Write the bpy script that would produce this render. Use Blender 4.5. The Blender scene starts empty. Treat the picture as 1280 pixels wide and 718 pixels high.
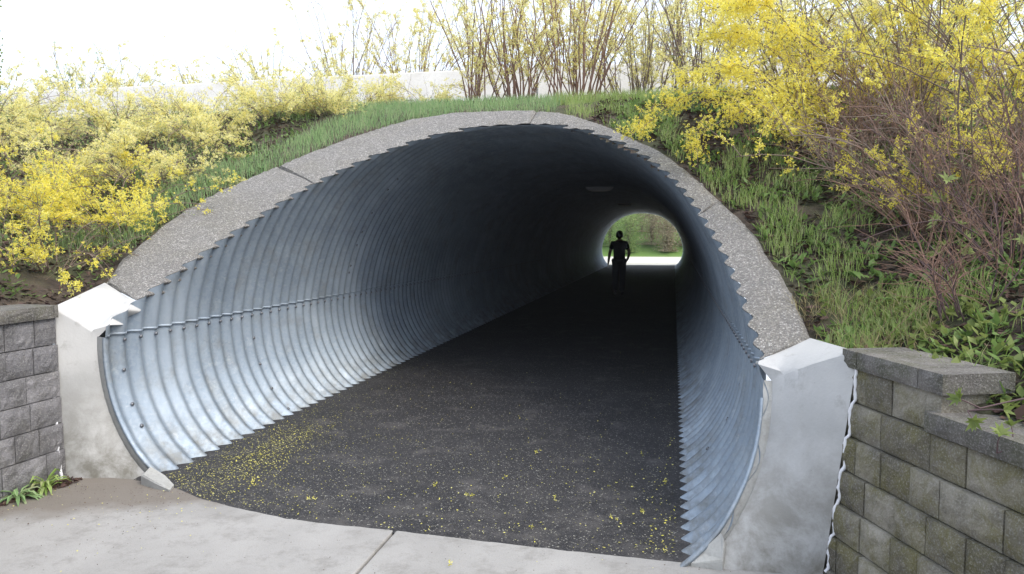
import bpy, bmesh, math, random
import numpy as np
from mathutils import Vector, Matrix, noise

random.seed(7)
RNG = np.random.default_rng(7)
scene = bpy.context.scene
COL = scene.collection
R = math.radians

# ------------------------------------------------------------------ camera
CAM_H, YAW, PITCH = 1.5376, R(12.2), R(4.006)
cam_data = bpy.data.cameras.new('camera')
cam_data.sensor_width = 36.0
cam_data.lens = 934.65 / 1280 * 36.0
cam_data.clip_start = 0.05
cam_data.clip_end = 2000
cam = bpy.data.objects.new('camera', cam_data)
COL.objects.link(cam)
cam.location = (0, 0, CAM_H)
cam.rotation_euler = (math.pi / 2 - PITCH, 0, YAW)
scene.camera = cam

# ------------------------------------------------------------------ light
SUN_EL, SUN_AZ = R(50), R(112)        # azimuth measured from +Y towards +X
world = bpy.data.worlds.new('World')
scene.world = world
world.use_nodes = True
wn = world.node_tree
wn.nodes.clear()
sky = wn.nodes.new('ShaderNodeTexSky')
sky.sky_type = 'NISHITA'
sky.sun_disc = False
sky.sun_elevation = SUN_EL
sky.sun_rotation = SUN_AZ
sky.altitude = 100
sky.air_density = 1.0
sky.dust_density = 4.0
sky.ozone_density = 1.0
bg = wn.nodes.new('ShaderNodeBackground')
bg.inputs['Strength'].default_value = 0.135
wo = wn.nodes.new('ShaderNodeOutputWorld')
veil = wn.nodes.new('ShaderNodeMix')            # thin bright overcast over the clear sky
veil.data_type = 'RGBA'
veil.inputs[0].default_value = .6
veil.inputs[7].default_value = (6.6, 7.2, 8.2, 1)
wn.links.new(sky.outputs[0], veil.inputs[6])
wn.links.new(veil.outputs[2], bg.inputs['Color'])
wn.links.new(bg.outputs[0], wo.inputs['Surface'])

sun_data = bpy.data.lights.new('sun', 'SUN')
sun_data.energy = 1.25
sun_data.angle = R(32)
sun_data.color = (1.0, 0.94, 0.83)
sun = bpy.data.objects.new('sun', sun_data)
COL.objects.link(sun)
sd = Vector((math.sin(SUN_AZ) * math.cos(SUN_EL), math.cos(SUN_AZ) * math.cos(SUN_EL), math.sin(SUN_EL)))
sun.rotation_euler = sd.to_track_quat('Z', 'Y').to_euler()
sun.location = (0, 0, 30)

scene.view_settings.view_transform = 'Standard'
scene.view_settings.look = 'None'
scene.view_settings.gamma = 1
scene.view_settings.use_curve_mapping = False
scene.view_settings.exposure = 1.04

# ------------------------------------------------------------------ helpers
def tag(o, label=None, cat=None, group=None, kind=None):
    if label: o['label'] = label
    if cat: o['category'] = cat
    if group: o['group'] = group
    if kind: o['kind'] = kind
    return o

def empty(name, loc=(0, 0, 0)):
    o = bpy.data.objects.new(name, None)
    o.empty_display_size = 0.2
    o.location = loc
    COL.objects.link(o)
    return o

def link(name, me, mat=None, parent=None, loc=None):
    o = bpy.data.objects.new(name, me)
    COL.objects.link(o)
    if mat and not me.materials: me.materials.append(mat)
    if parent: 
        o.parent = parent
        if loc is None: o.location = -Vector(parent.location)   # meshes are in world coordinates
    if loc is not None: o.location = loc
    return o

def mesh_np(name, verts, faces, smooth=False):
    """verts (n,3); faces: list of int arrays of shape (m,k)."""
    me = bpy.data.meshes.new(name)
    verts = np.asarray(verts, dtype=np.float32)
    if not isinstance(faces, list): faces = [faces]
    faces = [np.asarray(f, dtype=np.int32) for f in faces if len(f)]
    me.vertices.add(len(verts)); me.vertices.foreach_set('co', verts.ravel())
    loops = np.concatenate([f.ravel() for f in faces])
    totals = np.concatenate([np.full(len(f), f.shape[1], dtype=np.int32) for f in faces])
    starts = np.concatenate([[0], np.cumsum(totals)[:-1]]).astype(np.int32)
    me.loops.add(len(loops)); me.loops.foreach_set('vertex_index', loops)
    me.polygons.add(len(totals)); me.polygons.foreach_set('loop_start', starts)
    me.polygons.foreach_set('loop_total', totals)
    if smooth: me.polygons.foreach_set('use_smooth', np.ones(len(totals), dtype=bool))
    me.update(calc_edges=True)
    me.validate()
    return me

def bm_mesh(name, bm, smooth=False):
    me = bpy.data.meshes.new(name)
    bm.normal_update()
    bm.to_mesh(me); bm.free()
    if smooth:
        for p in me.polygons: p.use_smooth = True
    return me

class Geo:
    """collects tubes, blades, leaves and petals as numpy arrays"""
    def __init__(s): s.v = []; s.f3 = []; s.f4 = []; s.n = 0
    def add(s, v, f):
        f = np.asarray(f) + s.n
        s.v.append(v); s.n += len(v)
        (s.f3 if f.shape[1] == 3 else s.f4).append(f)
    def tube(s, pts, rad, sides=4):
        pts = np.asarray(pts, float); n = len(pts)
        rad = np.broadcast_to(rad, (n,))
        t = np.gradient(pts, axis=0); t /= np.linalg.norm(t, axis=1)[:, None] + 1e-9
        ref = np.array([0.3, 0.2, 1.0]) if abs(t[:, 2]).mean() < .8 else np.array([1.0, .2, .1])
        a = np.cross(t, ref); a /= np.linalg.norm(a, axis=1)[:, None] + 1e-9
        b = np.cross(t, a)
        ang = np.arange(sides) * 2 * np.pi / sides
        ring = pts[:, None] + rad[:, None, None] * (np.cos(ang)[None, :, None] * a[:, None] + np.sin(ang)[None, :, None] * b[:, None])
        i = np.arange(n - 1)[:, None] * sides; j = np.arange(sides)[None]; k = (j + 1) % sides
        f = np.stack([i + j, i + k, i + sides + k, i + sides + j], -1).reshape(-1, 4)
        s.add(ring.reshape(-1, 3), f)
    def kites(s, base, d, side, L, W, lift=None, mid=.5):
        """one kite-shaped leaf or petal per row"""
        base = np.asarray(base); m = len(base)
        L = np.broadcast_to(L, (m,))[:, None]; W = np.broadcast_to(W, (m,))[:, None]
        up = np.cross(side, d)
        l0 = 0 if lift is None else lift
        v = np.stack([base, base + d * L * mid - side * W * .5 + up * L * l0, base + d * L, base + d * L * mid + side * W * .5 + up * L * l0], 1)
        f = np.arange(m * 4).reshape(-1, 4)
        s.add(v.reshape(-1, 3), f)
    def blades(s, base, h, w, lean):
        m = len(base)
        az = RNG.uniform(0, 2 * np.pi, m); side = np.stack([np.cos(az), np.sin(az), 0 * az], 1)
        h = np.broadcast_to(h, (m,))[:, None]; w = np.broadcast_to(w, (m,))[:, None]
        up = np.array([[0, 0, 1.]])
        mid = base + up * h * .55 + lean * h * .25
        tip = base + up * h * .95 + lean * h * .8
        v = np.stack([base - side * w * .5, base + side * w * .5, mid + side * w * .4, mid - side * w * .4, tip], 1)
        i = np.arange(m)[:, None] * 5
        n0 = s.n; s.v.append(v.reshape(-1, 3)); s.n += 5 * m
        s.f4.append(n0 + i + np.array([[0, 1, 2, 3]])); s.f3.append(n0 + i + np.array([[3, 2, 4]]))
    def build(s, name, mat, parent=None, smooth=False):
        fs = []
        if s.f4: fs.append(np.concatenate(s.f4))
        if s.f3: fs.append(np.concatenate(s.f3))
        v = np.concatenate(s.v)
        if parent: v = v - np.array(parent.location)[None]
        me = mesh_np(name, v, fs, smooth)
        o = link(name, me, mat)
        if parent: o.parent = parent
        return o

def unit(v): return v / (np.linalg.norm(v, axis=-1, keepdims=True) + 1e-9)
def rand_dirs(n): return unit(RNG.normal(size=(n, 3)))
def perp(d):
    return unit(np.cross(d, rand_dirs(len(d))))

# ------------------------------------------------------------------ materials
class NT:
    def __init__(s, name):
        s.m = bpy.data.materials.new(name); s.m.use_nodes = True
        s.t = s.m.node_tree; s.t.nodes.clear()
        s.out = s.t.nodes.new('ShaderNodeOutputMaterial')
        s.b = s.t.nodes.new('ShaderNodeBsdfPrincipled')
        s.t.links.new(s.b.outputs[0], s.out.inputs['Surface'])
        s.geo = s.t.nodes.new('ShaderNodeNewGeometry')
        s.pos = s.geo.outputs['Position']
    def n(s, typ, **kw):
        nd = s.t.nodes.new(typ)
        for k, v in kw.items():
            if k.startswith('i_'): nd.inputs[k[2:]].default_value = v
            else: setattr(nd, k, v)
        return nd
    def l(s, a, b): s.t.links.new(a, b)
    def noise(s, scale, detail=4, rough=.55, vec=None, dist=0):
        nd = s.n('ShaderNodeTexNoise'); nd.inputs['Scale'].default_value = scale
        nd.inputs['Detail'].default_value = detail; nd.inputs['Roughness'].default_value = rough
        nd.inputs['Distortion'].default_value = dist
        s.l(vec or s.pos, nd.inputs['Vector']); return nd.outputs['Fac']
    def voro(s, scale, vec=None, feature='F1', out='Distance'):
        nd = s.n('ShaderNodeTexVoronoi'); nd.feature = feature; nd.inputs['Scale'].default_value = scale
        s.l(vec or s.pos, nd.inputs['Vector']); return nd.outputs[out]
    def ramp(s, fac, stops, interp='LINEAR'):
        nd = s.n('ShaderNodeValToRGB'); cr = nd.color_ramp; cr.interpolation = interp
        while len(cr.elements) < len(stops): cr.elements.new(.5)
        for e, (p, c) in zip(cr.elements, stops):
            e.position = p; e.color = (*c, 1) if not isinstance(c, (int, float)) else (c, c, c, 1)
        s.l(fac, nd.inputs['Fac']); return nd.outputs['Color']
    def mix(s, fac, a, b, blend='MIX'):
        nd = s.n('ShaderNodeMix'); nd.data_type = 'RGBA'; nd.blend_type = blend; nd.clamp_result = True
        for sock, v in ((nd.inputs[0], fac), (nd.inputs[6], a), (nd.inputs[7], b)):
            if isinstance(v, (int, float)): sock.default_value = v
            elif isinstance(v, tuple): sock.default_value = (*v, 1)
            else: s.l(v, sock)
        return nd.outputs[2]
    def math(s, op, a, b=None):
        nd = s.n('ShaderNodeMath', operation=op)
        for i, v in enumerate((a, b)):
            if v is None: continue
            if isinstance(v, (int, float)): nd.inputs[i].default_value = v
            else: s.l(v, nd.inputs[i])
        return nd.outputs[0]
    def rand(s): return s.n('ShaderNodeObjectInfo').outputs['Random']
    def island(s): return s.geo.outputs['Random Per Island']
    def scaled(s, sx, sy, sz):
        m = s.n('ShaderNodeMapping'); m.inputs['Scale'].default_value = (sx, sy, sz); s.l(s.pos, m.inputs['Vector']); return m.outputs[0]
    def fin(s, col, rough=.8, metal=0, spec=None, bump=None, bstr=.3, bdist=.01):
        if isinstance(col, tuple): s.b.inputs['Base Color'].default_value = (*col, 1)
        else: s.l(col, s.b.inputs['Base Color'])
        if isinstance(rough, (int, float)): s.b.inputs['Roughness'].default_value = rough
        else: s.l(rough, s.b.inputs['Roughness'])
        s.b.inputs['Metallic'].default_value = metal
        if spec is not None: s.b.inputs['Specular IOR Level'].default_value = spec
        if bump is not None:
            bn = s.n('ShaderNodeBump'); bn.inputs['Strength'].default_value = bstr; bn.inputs['Distance'].default_value = bdist
            s.l(bump, bn.inputs['Height']); s.l(bn.outputs[0], s.b.inputs['Normal'])
        return s.m

def leaf_mat(name, cols, rough=.55, trans=.45, scale=3.0):
    """leaf or petal: colour varies per island, part of the light passes through"""
    m = NT(name)
    c = m.ramp(m.island(), [(i / max(1, len(cols) - 1), k) for i, k in enumerate(cols)])
    c = m.mix(m.math('MULTIPLY', m.noise(scale, 2), .5), c, cols[0])
    m.fin(c, rough, spec=.3)
    if trans:
        tr = m.n('ShaderNodeBsdfTranslucent'); m.l(c, tr.inputs['Color'])
        mx = m.n('ShaderNodeMixShader'); mx.inputs[0].default_value = trans
        m.l(m.b.outputs[0], mx.inputs[1]); m.l(tr.outputs[0], mx.inputs[2]); m.l(mx.outputs[0], m.out.inputs['Surface'])
    return m.m

def mk_galv():
    m = NT('galvanised_steel')
    big = m.noise(1.1, 5, .6); fine = m.noise(26, 3, .6)
    streak = m.noise(1.0, 5, .6, m.scaled(9, 2.0, .9))
    c = m.mix(m.ramp(big, [(.35, 0), (.7, 1)]), (.21, .265, .33), (.32, .385, .46))
    c = m.mix(m.math('MULTIPLY', m.ramp(streak, [(.45, 0), (.75, 1)]), .45), c, (.52, .59, .66))
    c = m.mix(m.math('MULTIPLY', m.ramp(m.noise(3.3, 6, .7), [(.52, 0), (.68, 1)]), .6), c, (.20, .21, .205))
    c = m.mix(m.math('MULTIPLY', m.voro(55, out='Color'), .3), c, (.46, .50, .54))
    c = m.mix(m.math('MULTIPLY', m.ramp(m.noise(9, 7, .75), [(.58, 0), (.66, 1)]), .35), c, (.55, .58, .60))
    sepz = m.n('ShaderNodeSeparateXYZ'); m.l(m.pos, sepz.inputs[0])
    low = m.math('MULTIPLY', m.ramp(sepz.outputs['Z'], [(.0, 1), (.35, 0)]), m.ramp(m.noise(7, 6, .7), [(.42, 0), (.62, 1)]))
    c = m.mix(m.math('MULTIPLY', low, .7), c, (.13, .12, .095))
    r = m.ramp(m.math('ADD', m.math('MULTIPLY', big, .6), m.math('MULTIPLY', fine, .4)), [(.3, .48), (.7, .66)])
    return m.fin(c, r, metal=.45, bump=m.noise(40, 3), bstr=.12, bdist=.004)
def mk_concrete(name, a, b, stain, stain_amt=.5, speck=0, bs=.25, sc=1.0):
    m = NT(name)
    n1 = m.noise(2.2 * sc, 6, .62); n2 = m.noise(60 * sc, 4, .6)
    c = m.mix(m.ramp(n1, [(.35, 0), (.68, 1)]), a, b)
    c = m.mix(m.math('MULTIPLY', m.ramp(m.noise(4.5 * sc, 7, .7, dist=.4), [(.52, 0), (.75, 1)]), stain_amt), c, stain)
    c = m.mix(m.math('MULTIPLY', m.ramp(n2, [(.5, 0), (.75, 1)]), .3), c, tuple(x * .55 for x in a))
    h = m.math('ADD', n2, m.math('MULTIPLY', n1, .5))
    if speck:
        c = m.mix(m.math('MULTIPLY', m.ramp(m.noise(1.4, 6, .7), [(.48, 0), (.62, 1)]), .6), c, (.20, .185, .12))
        v = m.voro(speck); col = m.voro(speck, out='Color')
        sep = m.n('ShaderNodeSeparateColor'); m.l(col, sep.inputs[0])
        stone = m.ramp(sep.outputs[0], [(0, (.10, .095, .09)), (.35, (.19, .18, .172)), (.6, (.25, .235, .22)), (.82, (.35, .33, .31)), (1, (.6, .58, .55))])
        c = m.mix(.62, c, stone)
        c = m.mix(m.math('MULTIPLY', m.ramp(v, [(.35, 0), (.75, 1)]), .7), c, (.12, .115, .11))
        h = m.math('SUBTRACT', h, m.math('MULTIPLY', v, 1.6))
    return m.fin(c, .88, bump=h, bstr=bs, bdist=.008)
def mk_wingcon():
    m = NT('cast_concrete')
    c = m.mix(m.ramp(m.noise(1.8, 6, .6), [(.35, 0), (.7, 1)]), (.40, .40, .395), (.54, .535, .52))
    sep = m.n('ShaderNodeSeparateXYZ'); m.l(m.pos, sep.inputs[0])
    low = m.ramp(sep.outputs['Z'], [(.02, 1), (.8, 0)])     # splash dirt close to the paving
    st = m.ramp(m.noise(5, 7, .7, dist=.3), [(.34, 0), (.60, 1)])
    c = m.mix(m.math('MULTIPLY', m.math('MULTIPLY', low, st), .9), c, (.16, .15, .12))
    c = m.mix(m.math('MULTIPLY', m.ramp(m.noise(1.0, 5, .65, m.scaled(14, 14, 1.6)), [(.55, 0), (.8, 1)]), .35), c, (.36, .36, .34))
    c = m.mix(m.math('MULTIPLY', m.ramp(m.noise(7, 6, .75), [(.56, 0), (.68, 1)]), .6), c, (.30, .29, .27))
    pit = m.ramp(m.voro(22), [(.03, 1), (.06, 0)])
    c = m.mix(m.math('MULTIPLY', pit, .6), c, (.2, .2, .19))
    return m.fin(c, .8, bump=m.math('ADD', m.noise(70, 4), m.noise(6, 5)), bstr=.22, bdist=.006)
def mk_asphalt():
    m = NT('asphalt')
    c = m.mix(m.ramp(m.noise(1.3, 6, .6), [(.35, 0), (.7, 1)]), (.012, .0115, .013), (.026, .0245, .026))
    colv = m.voro(140, out='Color'); sep = m.n('ShaderNodeSeparateColor'); m.l(colv, sep.inputs[0])
    c = m.mix(m.ramp(sep.outputs[0], [(.6, 0), (1, .45)]), c, (.10, .096, .10))
    c = m.mix(m.math('MULTIPLY', m.ramp(sep.outputs[1], [(.965, 0), (.98, 1)]), .7), c, (.34, .33, .29))
    c = m.mix(m.math('MULTIPLY', m.ramp(m.noise(3.1, 5, .65), [(.55, 0), (.75, 1)]), .55), c, (.13, .12, .115))
    sp = m.n('ShaderNodeSeparateXYZ'); m.l(m.pos, sp.inputs[0])
    dust = m.math('MULTIPLY', m.ramp(m.math('MULTIPLY', sp.outputs['Y'], .1), [(.36, 1), (.5, 0)]), m.ramp(m.noise(4.5, 7, .7), [(.46, 0), (.72, 1)]))
    c = m.mix(m.math('MULTIPLY', dust, .45), c, (.125, .115, .105))
    return m.fin(c, .78, bump=m.voro(140), bstr=.5, bdist=.006)
def mk_block(name, a, b, moss):
    m = NT(name)
    r = m.rand()
    tc = m.n('ShaderNodeTexCoord')
    c = m.mix(r, a, b)
    c = m.mix(m.ramp(m.noise(5.5, 6, .65), [(.38, 0), (.66, .8)]), c, tuple(x * .42 for x in a))
    c = m.mix(m.math('MULTIPLY', m.ramp(m.noise(6, 6, .7, dist=.6), [(.44, 0), (.64, 1)]), .75), c, moss)
    c = m.mix(m.ramp(m.noise(120, 3, .7), [(.5, 0), (.75, .5)]), c, (.5, .49, .46))
    return m.fin(c, .92, bump=m.math('ADD', m.noise(35, 6, .7), m.math('MULTIPLY', m.noise(130, 3), .5)), bstr=.7, bdist=.02)
def mk_soil():
    m = NT('soil')
    c = m.mix(m.ramp(m.noise(6, 6, .65), [(.35, 0), (.7, 1)]), (.045, .032, .024), (.12, .09, .065))
    c = m.mix(m.math('MULTIPLY', m.ramp(m.noise(2.2, 5), [(.45, 0), (.6, 1)]), .6), c, (.055, .075, .025))
    return m.fin(c, .95, bump=m.noise(30, 6, .7), bstr=.9, bdist=.03)
def mk_slab():
    m = NT('paving_concrete')
    c = m.mix(m.ramp(m.noise(1.5, 6, .6), [(.3, 0), (.7, 1)]), (.27, .262, .25), (.38, .37, .355))
    c = m.mix(m.math('MULTIPLY', m.ramp(m.noise(5.5, 9, .78), [(.50, 0), (.66, 1)]), .55), c, (.16, .15, .135))
    c = m.mix(m.math('MULTIPLY', m.ramp(m.voro(38), [(.05, 1), (.11, 0)]), .55), c, (.10, .095, .085))
    # fine earth washed up against the left block
    sep = m.n('ShaderNodeSeparateXYZ'); m.l(m.pos, sep.inputs[0])
    edge = m.math('SUBTRACT', m.math('ADD', m.math('MULTIPLY', sep.outputs['X'], -.42), m.math('MULTIPLY', sep.outputs['Y'], .95)), 4.53)
    edge = m.math('ADD', edge, m.math('MULTIPLY', m.math('SUBTRACT', m.noise(3.5, 5, .6), .5), .5))
    c = m.mix(m.math('MULTIPLY', m.ramp(edge, [(0, 0), (.22, 1)]), .82), c, (.15, .125, .10))
    c = m.mix(m.ramp(m.noise(150, 3, .7), [(.45, 0), (.75, .45)]), c, (.2, .19, .17))
    crack = m.ramp(m.voro(.9, vec=None, feature='DISTANCE_TO_EDGE'), [(.0, 1), (.006, 0)])
    return m.fin(c, .88, bump=m.math('ADD', m.noise(90, 4, .6), m.noise(9, 5)), bstr=.35, bdist=.008)
def plain(name, a, b, rough=.8, sc=20, metal=0, bs=.2):
    m = NT(name); return m.fin(m.mix(m.noise(sc, 4), a, b), rough, metal, bump=m.noise(sc * 3, 3), bstr=bs, bdist=.005)

M = {}
M['galv'] = mk_galv()
M['bolt'] = plain('weathered_bolt', (.12, .12, .13), (.3, .31, .33), .5, 60, .7)
M['agg'] = mk_concrete('exposed_aggregate', (.20, .19, .18), (.28, .27, .255), (.11, .10, .08), .45, speck=105, bs=.6)
M['wing'] = mk_wingcon()
M['grout'] = mk_concrete('grout', (.30, .30, .29), (.42, .42, .40), (.14, .13, .09), .6, bs=.5)
M['asphalt'] = mk_asphalt()
M['blockL'] = mk_block('grey_split_block', (.17, .165, .175), (.31, .30, .31), (.10, .095, .09))
M['blockR'] = mk_block('brown_split_block', (.14, .125, .09), (.38, .35, .29), (.15, .135, .045))
M['cap'] = mk_block('cap_stone', (.14, .13, .12), (.19, .175, .16), (.085, .085, .05))
M['soil'] = mk_soil()
M['slab'] = mk_slab()
M['caulk'] = plain('white_sealant', (.72, .72, .74), (.82, .82, .84), .5, 12)
M['forsythia'] = leaf_mat('forsythia_petal', [(.88, .76, .08), (.93, .85, .18), (.95, .91, .36), (.90, .80, .12)], .6, .55)
M['forsythia_glare'] = leaf_mat('glare_forsythia_petal', [(.88, .80, .26), (.93, .88, .45), (.94, .91, .62)], .6, .55)  # petals paled: washed-out glare is put into their colour
M['cane'] = plain('grey_brown_bark', (.15, .115, .09), (.27, .20, .16), .85, 14)
M['cane_red'] = plain('red_brown_bark', (.15, .075, .055), (.30, .19, .14), .8, 14)
M['cane_dark'] = plain('dark_bark', (.07, .045, .05), (.16, .10, .10), .8, 14)
M['cane_pale'] = plain('pale_dry_stem', (.38, .32, .24), (.52, .46, .36), .85, 14)
M['grass'] = leaf_mat('grass_blade', [(.24, .35, .09), (.34, .48, .13), (.43, .57, .19), (.52, .60, .28), (.46, .41, .24)], .5, .45)
M['grass_blue'] = leaf_mat('blue_green_grass', [(.20, .34, .14), (.30, .46, .20), (.42, .56, .28), (.48, .48, .30)], .5, .45)
M['weed'] = leaf_mat('weed_leaf', [(.13, .21, .06), (.18, .29, .08), (.26, .38, .12)], .5, .4)
M['pale_leaf'] = leaf_mat('pale_young_leaf', [(.30, .38, .12), (.42, .48, .22), (.36, .44, .14)], .5, .45)
M['young_leaf'] = leaf_mat('young_green_leaf', [(.16, .22, .05), (.24, .30, .09), (.30, .34, .12)], .5, .4)
M['dead'] = leaf_mat('dead_leaf', [(.05, .028, .028), (.10, .06, .045), (.16, .11, .075), (.09, .045, .05)], .8, .15)
M['straw'] = leaf_mat('dry_grass', [(.30, .25, .13), (.42, .36, .2), (.36, .30, .15)], .8, .2)
M['petal'] = leaf_mat('fallen_petal', [(.50, .46, .10), (.72, .64, .12), (.62, .60, .30), (.75, .70, .08)], .7, .2)
M['crumb'] = leaf_mat('pale_crumbs', [(.30, .29, .22), (.46, .44, .34), (.40, .39, .20)], .9, 0)
M['parapet'] = mk_concrete('pale_concrete', (.78, .75, .71), (.88, .86, .82), (.6, .52, .46), .35)
M['skin'] = plain('skin', (.35, .20, .14), (.42, .26, .19), .6, 10)
M['shirt'] = plain('dark_shirt', (.02, .022, .03), (.03, .032, .045), .85, 30)
M['trousers'] = plain('dark_trousers', (.015, .018, .028), (.025, .028, .04), .85, 30)
M['hair'] = plain('dark_hair', (.012, .009, .008), (.025, .018, .014), .6, 60)
M['lamp_body'] = plain('lamp_housing', (.35, .36, .36), (.5, .5, .5), .4, 20, .5)
M['lamp_lens'] = plain('lamp_lens', (.75, .76, .72), (.85, .85, .8), .15, 8)
M['green_far'] = leaf_mat('evergreen_leaf', [(.14, .22, .06), (.26, .36, .12), (.42, .48, .20)], .6, .4)
M['brown_far'] = leaf_mat('dry_brown_twig', [(.26, .20, .14), (.38, .31, .22), (.34, .33, .18), (.5, .42, .32)], .8, .3)

# ------------------------------------------------------------------ pipe profile
CX = -1.55
PITCH_C = 0.1524
AMP = 0.0205
BEV = 1.93                                     # run per rise of the bevelled end
def bev_y(z): return 4.35 + (z - 1.1) * BEV
def end_y(x, z=.4):                            # the lower part of the end: upright at the left, leaning back at the right
    return 4.07 if x < CX else 3.47 + .535 * max(-.1, min(z, .87))
half = [(0, 2.62), (.26, 2.61), (.5, 2.575), (.78, 2.50), (1.02, 2.39), (1.25, 2.245), (1.43, 2.09), (1.6, 1.9), (1.75, 1.66), (1.87, 1.41),
        (1.955, 1.14), (2.0, .9), (2.0, .7), (1.96, .48), (1.87, .27), (1.73, .08), (1.5, -.08), (1.1, -.22), (.6, -.30), (0, -.33)]
def catmull(P, n):
    P = np.array(P, float); P = np.vstack([2 * P[0] - P[1], P, 2 * P[-1] - P[-2]]); out = []
    for i in range(1, len(P) - 2):
        t = np.linspace(0, 1, 24, endpoint=False)[:, None]
        a, b, c, d = P[i - 1], P[i], P[i + 1], P[i + 2]
        out.append(.5 * ((2 * b) + (c - a) * t + (2 * a - 5 * b + 4 * c - d) * t ** 2 + (3 * b - a - 3 * c + d) * t ** 3))
    out.append(P[-2][None]); o = np.concatenate(out)
    s = np.r_[0, np.cumsum(np.linalg.norm(np.diff(o, axis=0), axis=1))]
    u = np.linspace(0, s[-1], n)
    return np.stack([np.interp(u, s, o[:, k]) for k in range(o.shape[1])], 1)
hp = half[:]
hp = [(-.26, 2.61)] + hp + [(-.6, -.30)]
_h = catmull(half, 72)                          # right half, crown to invert
_h[0, 0] = 0; _h[-1, 0] = 0
prof = np.vstack([np.stack([-_h[::-1, 0], _h[::-1, 1]], 1)[:-1], _h])   # invert, left side, crown, right side, invert
prof[:, 0] += CX
_t = np.gradient(prof, axis=0); _t /= np.linalg.norm(_t, axis=1)[:, None]
pn = np.stack([-_t[:, 1], _t[:, 0]], 1)         # outward normal
if ((prof[36] - [CX, 1]) * pn[36]).sum() < 0: pn = -pn
NP = len(prof)
SEAM_Z = .87
top_mask = np.where(prof[:, 1] >= SEAM_Z)[0]
iL, iR = top_mask[0], top_mask[-1]

def wave(y): return AMP * np.cos(2 * np.pi * (y - 4.316) / PITCH_C)
def shell(idx, ys, inset=0.0):
    P, N = prof[idx], pn[idx]
    off = wave(ys)[:, None, None] - inset
    xz = P[None] + N[None] * off
    v = np.stack([xz[..., 0], np.broadcast_to(ys[:, None], xz.shape[:2]), xz[..., 1]], -1).reshape(-1, 3)
    n, m = len(ys), len(idx)
    i = np.arange(n - 1)[:, None] * m; j = np.arange(m - 1)[None]
    f = np.stack([i + j, i + j + 1, i + m + j + 1, i + m + j], -1).reshape(-1, 4)
    return v, f
NEAR_END, FAR_END = 8.6, 37.79
near_ys = np.arange(3.40, NEAR_END + 1e-6, PITCH_C / 12)
y1 = near_ys[-1]
mid_ys = np.arange(y1, 16, PITCH_C / 8)
far_ys = np.r_[np.arange(mid_ys[-1], FAR_END, PITCH_C / 6), FAR_END]
E_TOP = (Vector((-3.5, 4.07, 0)), Vector((.036, 1, 0)).normalized())
E_LEFT = (Vector((-3.5, 4.07, 0)), Vector((0, 1, 0)))
E_RIGHT = (Vector((.4, 3.47, 0)), Vector((0, 1, -.535)).normalized())
B_N = Vector((0, 1, -BEV)).normalized()
B_P = Vector((0, 4.35, 1.1))

underpass = tag(empty('corrugated_tunnel', (CX, 3.7, 0)), 'round galvanised corrugated steel tunnel through the bank, blue grey at its mouth', 'tunnel')
def plate(name, idx, inset, E_):
    v, f = shell(idx, near_ys, inset)
    bm = bmesh.new()
    vs = [bm.verts.new(c) for c in v]
    for q in f: bm.faces.new([vs[k] for k in q])
    for (co, no) in (E_, (B_P, B_N)):
        bmesh.ops.bisect_plane(bm, geom=bm.verts[:] + bm.edges[:] + bm.faces[:], plane_co=co, plane_no=no, clear_inner=True, dist=1e-5)
    # edge loop on the bevel, for the collar that is cast against it
    cut = [e for e in bm.edges if all(abs((x.co - B_P).dot(B_N)) < 1e-4 for x in e.verts) and len(e.link_faces) == 1]
    chain = None
    if cut:
        adj = {}
        for e in cut:
            a, b = e.verts; adj.setdefault(a, []).append(b); adj.setdefault(b, []).append(a)
        seen, best = set(), []
        for s0 in [k for k in adj if len(adj[k]) == 1]:
            if s0 in seen: continue
            path = [s0]; seen.add(s0); cur = s0
            while True:
                nx = [k for k in adj[cur] if k not in seen]
                if not nx: break
                cur = nx[0]; seen.add(cur); path.append(cur)
            if len(path) > len(best): best = path
        chain = [k.co.copy() for k in best]
    for fc in bm.faces: fc.smooth = True
    me = bm_mesh(name, bm)
    # deeper stretches of the same plate
    ys2 = np.r_[mid_ys, far_ys[1:]]
    v2, f2 = shell(idx, ys2, inset)
    n0 = len(me.vertices)
    va = np.zeros(n0 * 3, dtype=np.float32); me.vertices.foreach_get('co', va)
    tri = [tuple(p.vertices) for p in me.polygons]
    groups = {}
    for p in tri: groups.setdefault(len(p), []).append(p)
    allf = [np.array(g) for g in groups.values()] + [f2 + n0]
    me2 = mesh_np(name, np.vstack([va.reshape(-1, 3), v2]), allf, smooth=True)
    bpy.data.meshes.remove(me)
    o = link(name, me2, M['galv'], underpass)
    return o, chain
top_idx = np.arange(iL, iR + 1)
upper, chain = plate('upper_plate', top_idx, .007, E_TOP)
lowL, _c1 = plate('lower_plate', np.arange(0, iL + 1), 0.0, E_LEFT)
lowR, _c2 = plate('lower_plate', np.arange(iR, NP), 0.0, E_RIGHT)
# folded lower edge of the upper plate, so the lap reads as a step
for k, i in enumerate((iL, iR)):
    ys = np.arange(4.08 if k == 0 else 3.97, 20, PITCH_C / 8)
    P, N = prof[i], pn[i]
    up = np.array([0, 1.0])
    offs = [(-.007, .0), (-.012, .0), (-.012, .014), (-.007, .016)]
    v = []
    for (o_, u_) in offs:
        xz = P[None] + N[None] * (wave(ys)[:, None] + o_) + up[None] * u_
        v.append(np.stack([xz[:, 0], ys, xz[:, 1]], 1))
    v = np.concatenate(v); n = len(ys)
    f = []
    for a in range(3):
        j = np.arange(n - 1); f.append(np.stack([a * n + j, a * n + j + 1, (a + 1) * n + j + 1, (a + 1) * n + j], 1))
    link('lap_edge', mesh_np('lap_edge', v, np.concatenate(f)), M['galv'], underpass)
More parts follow.
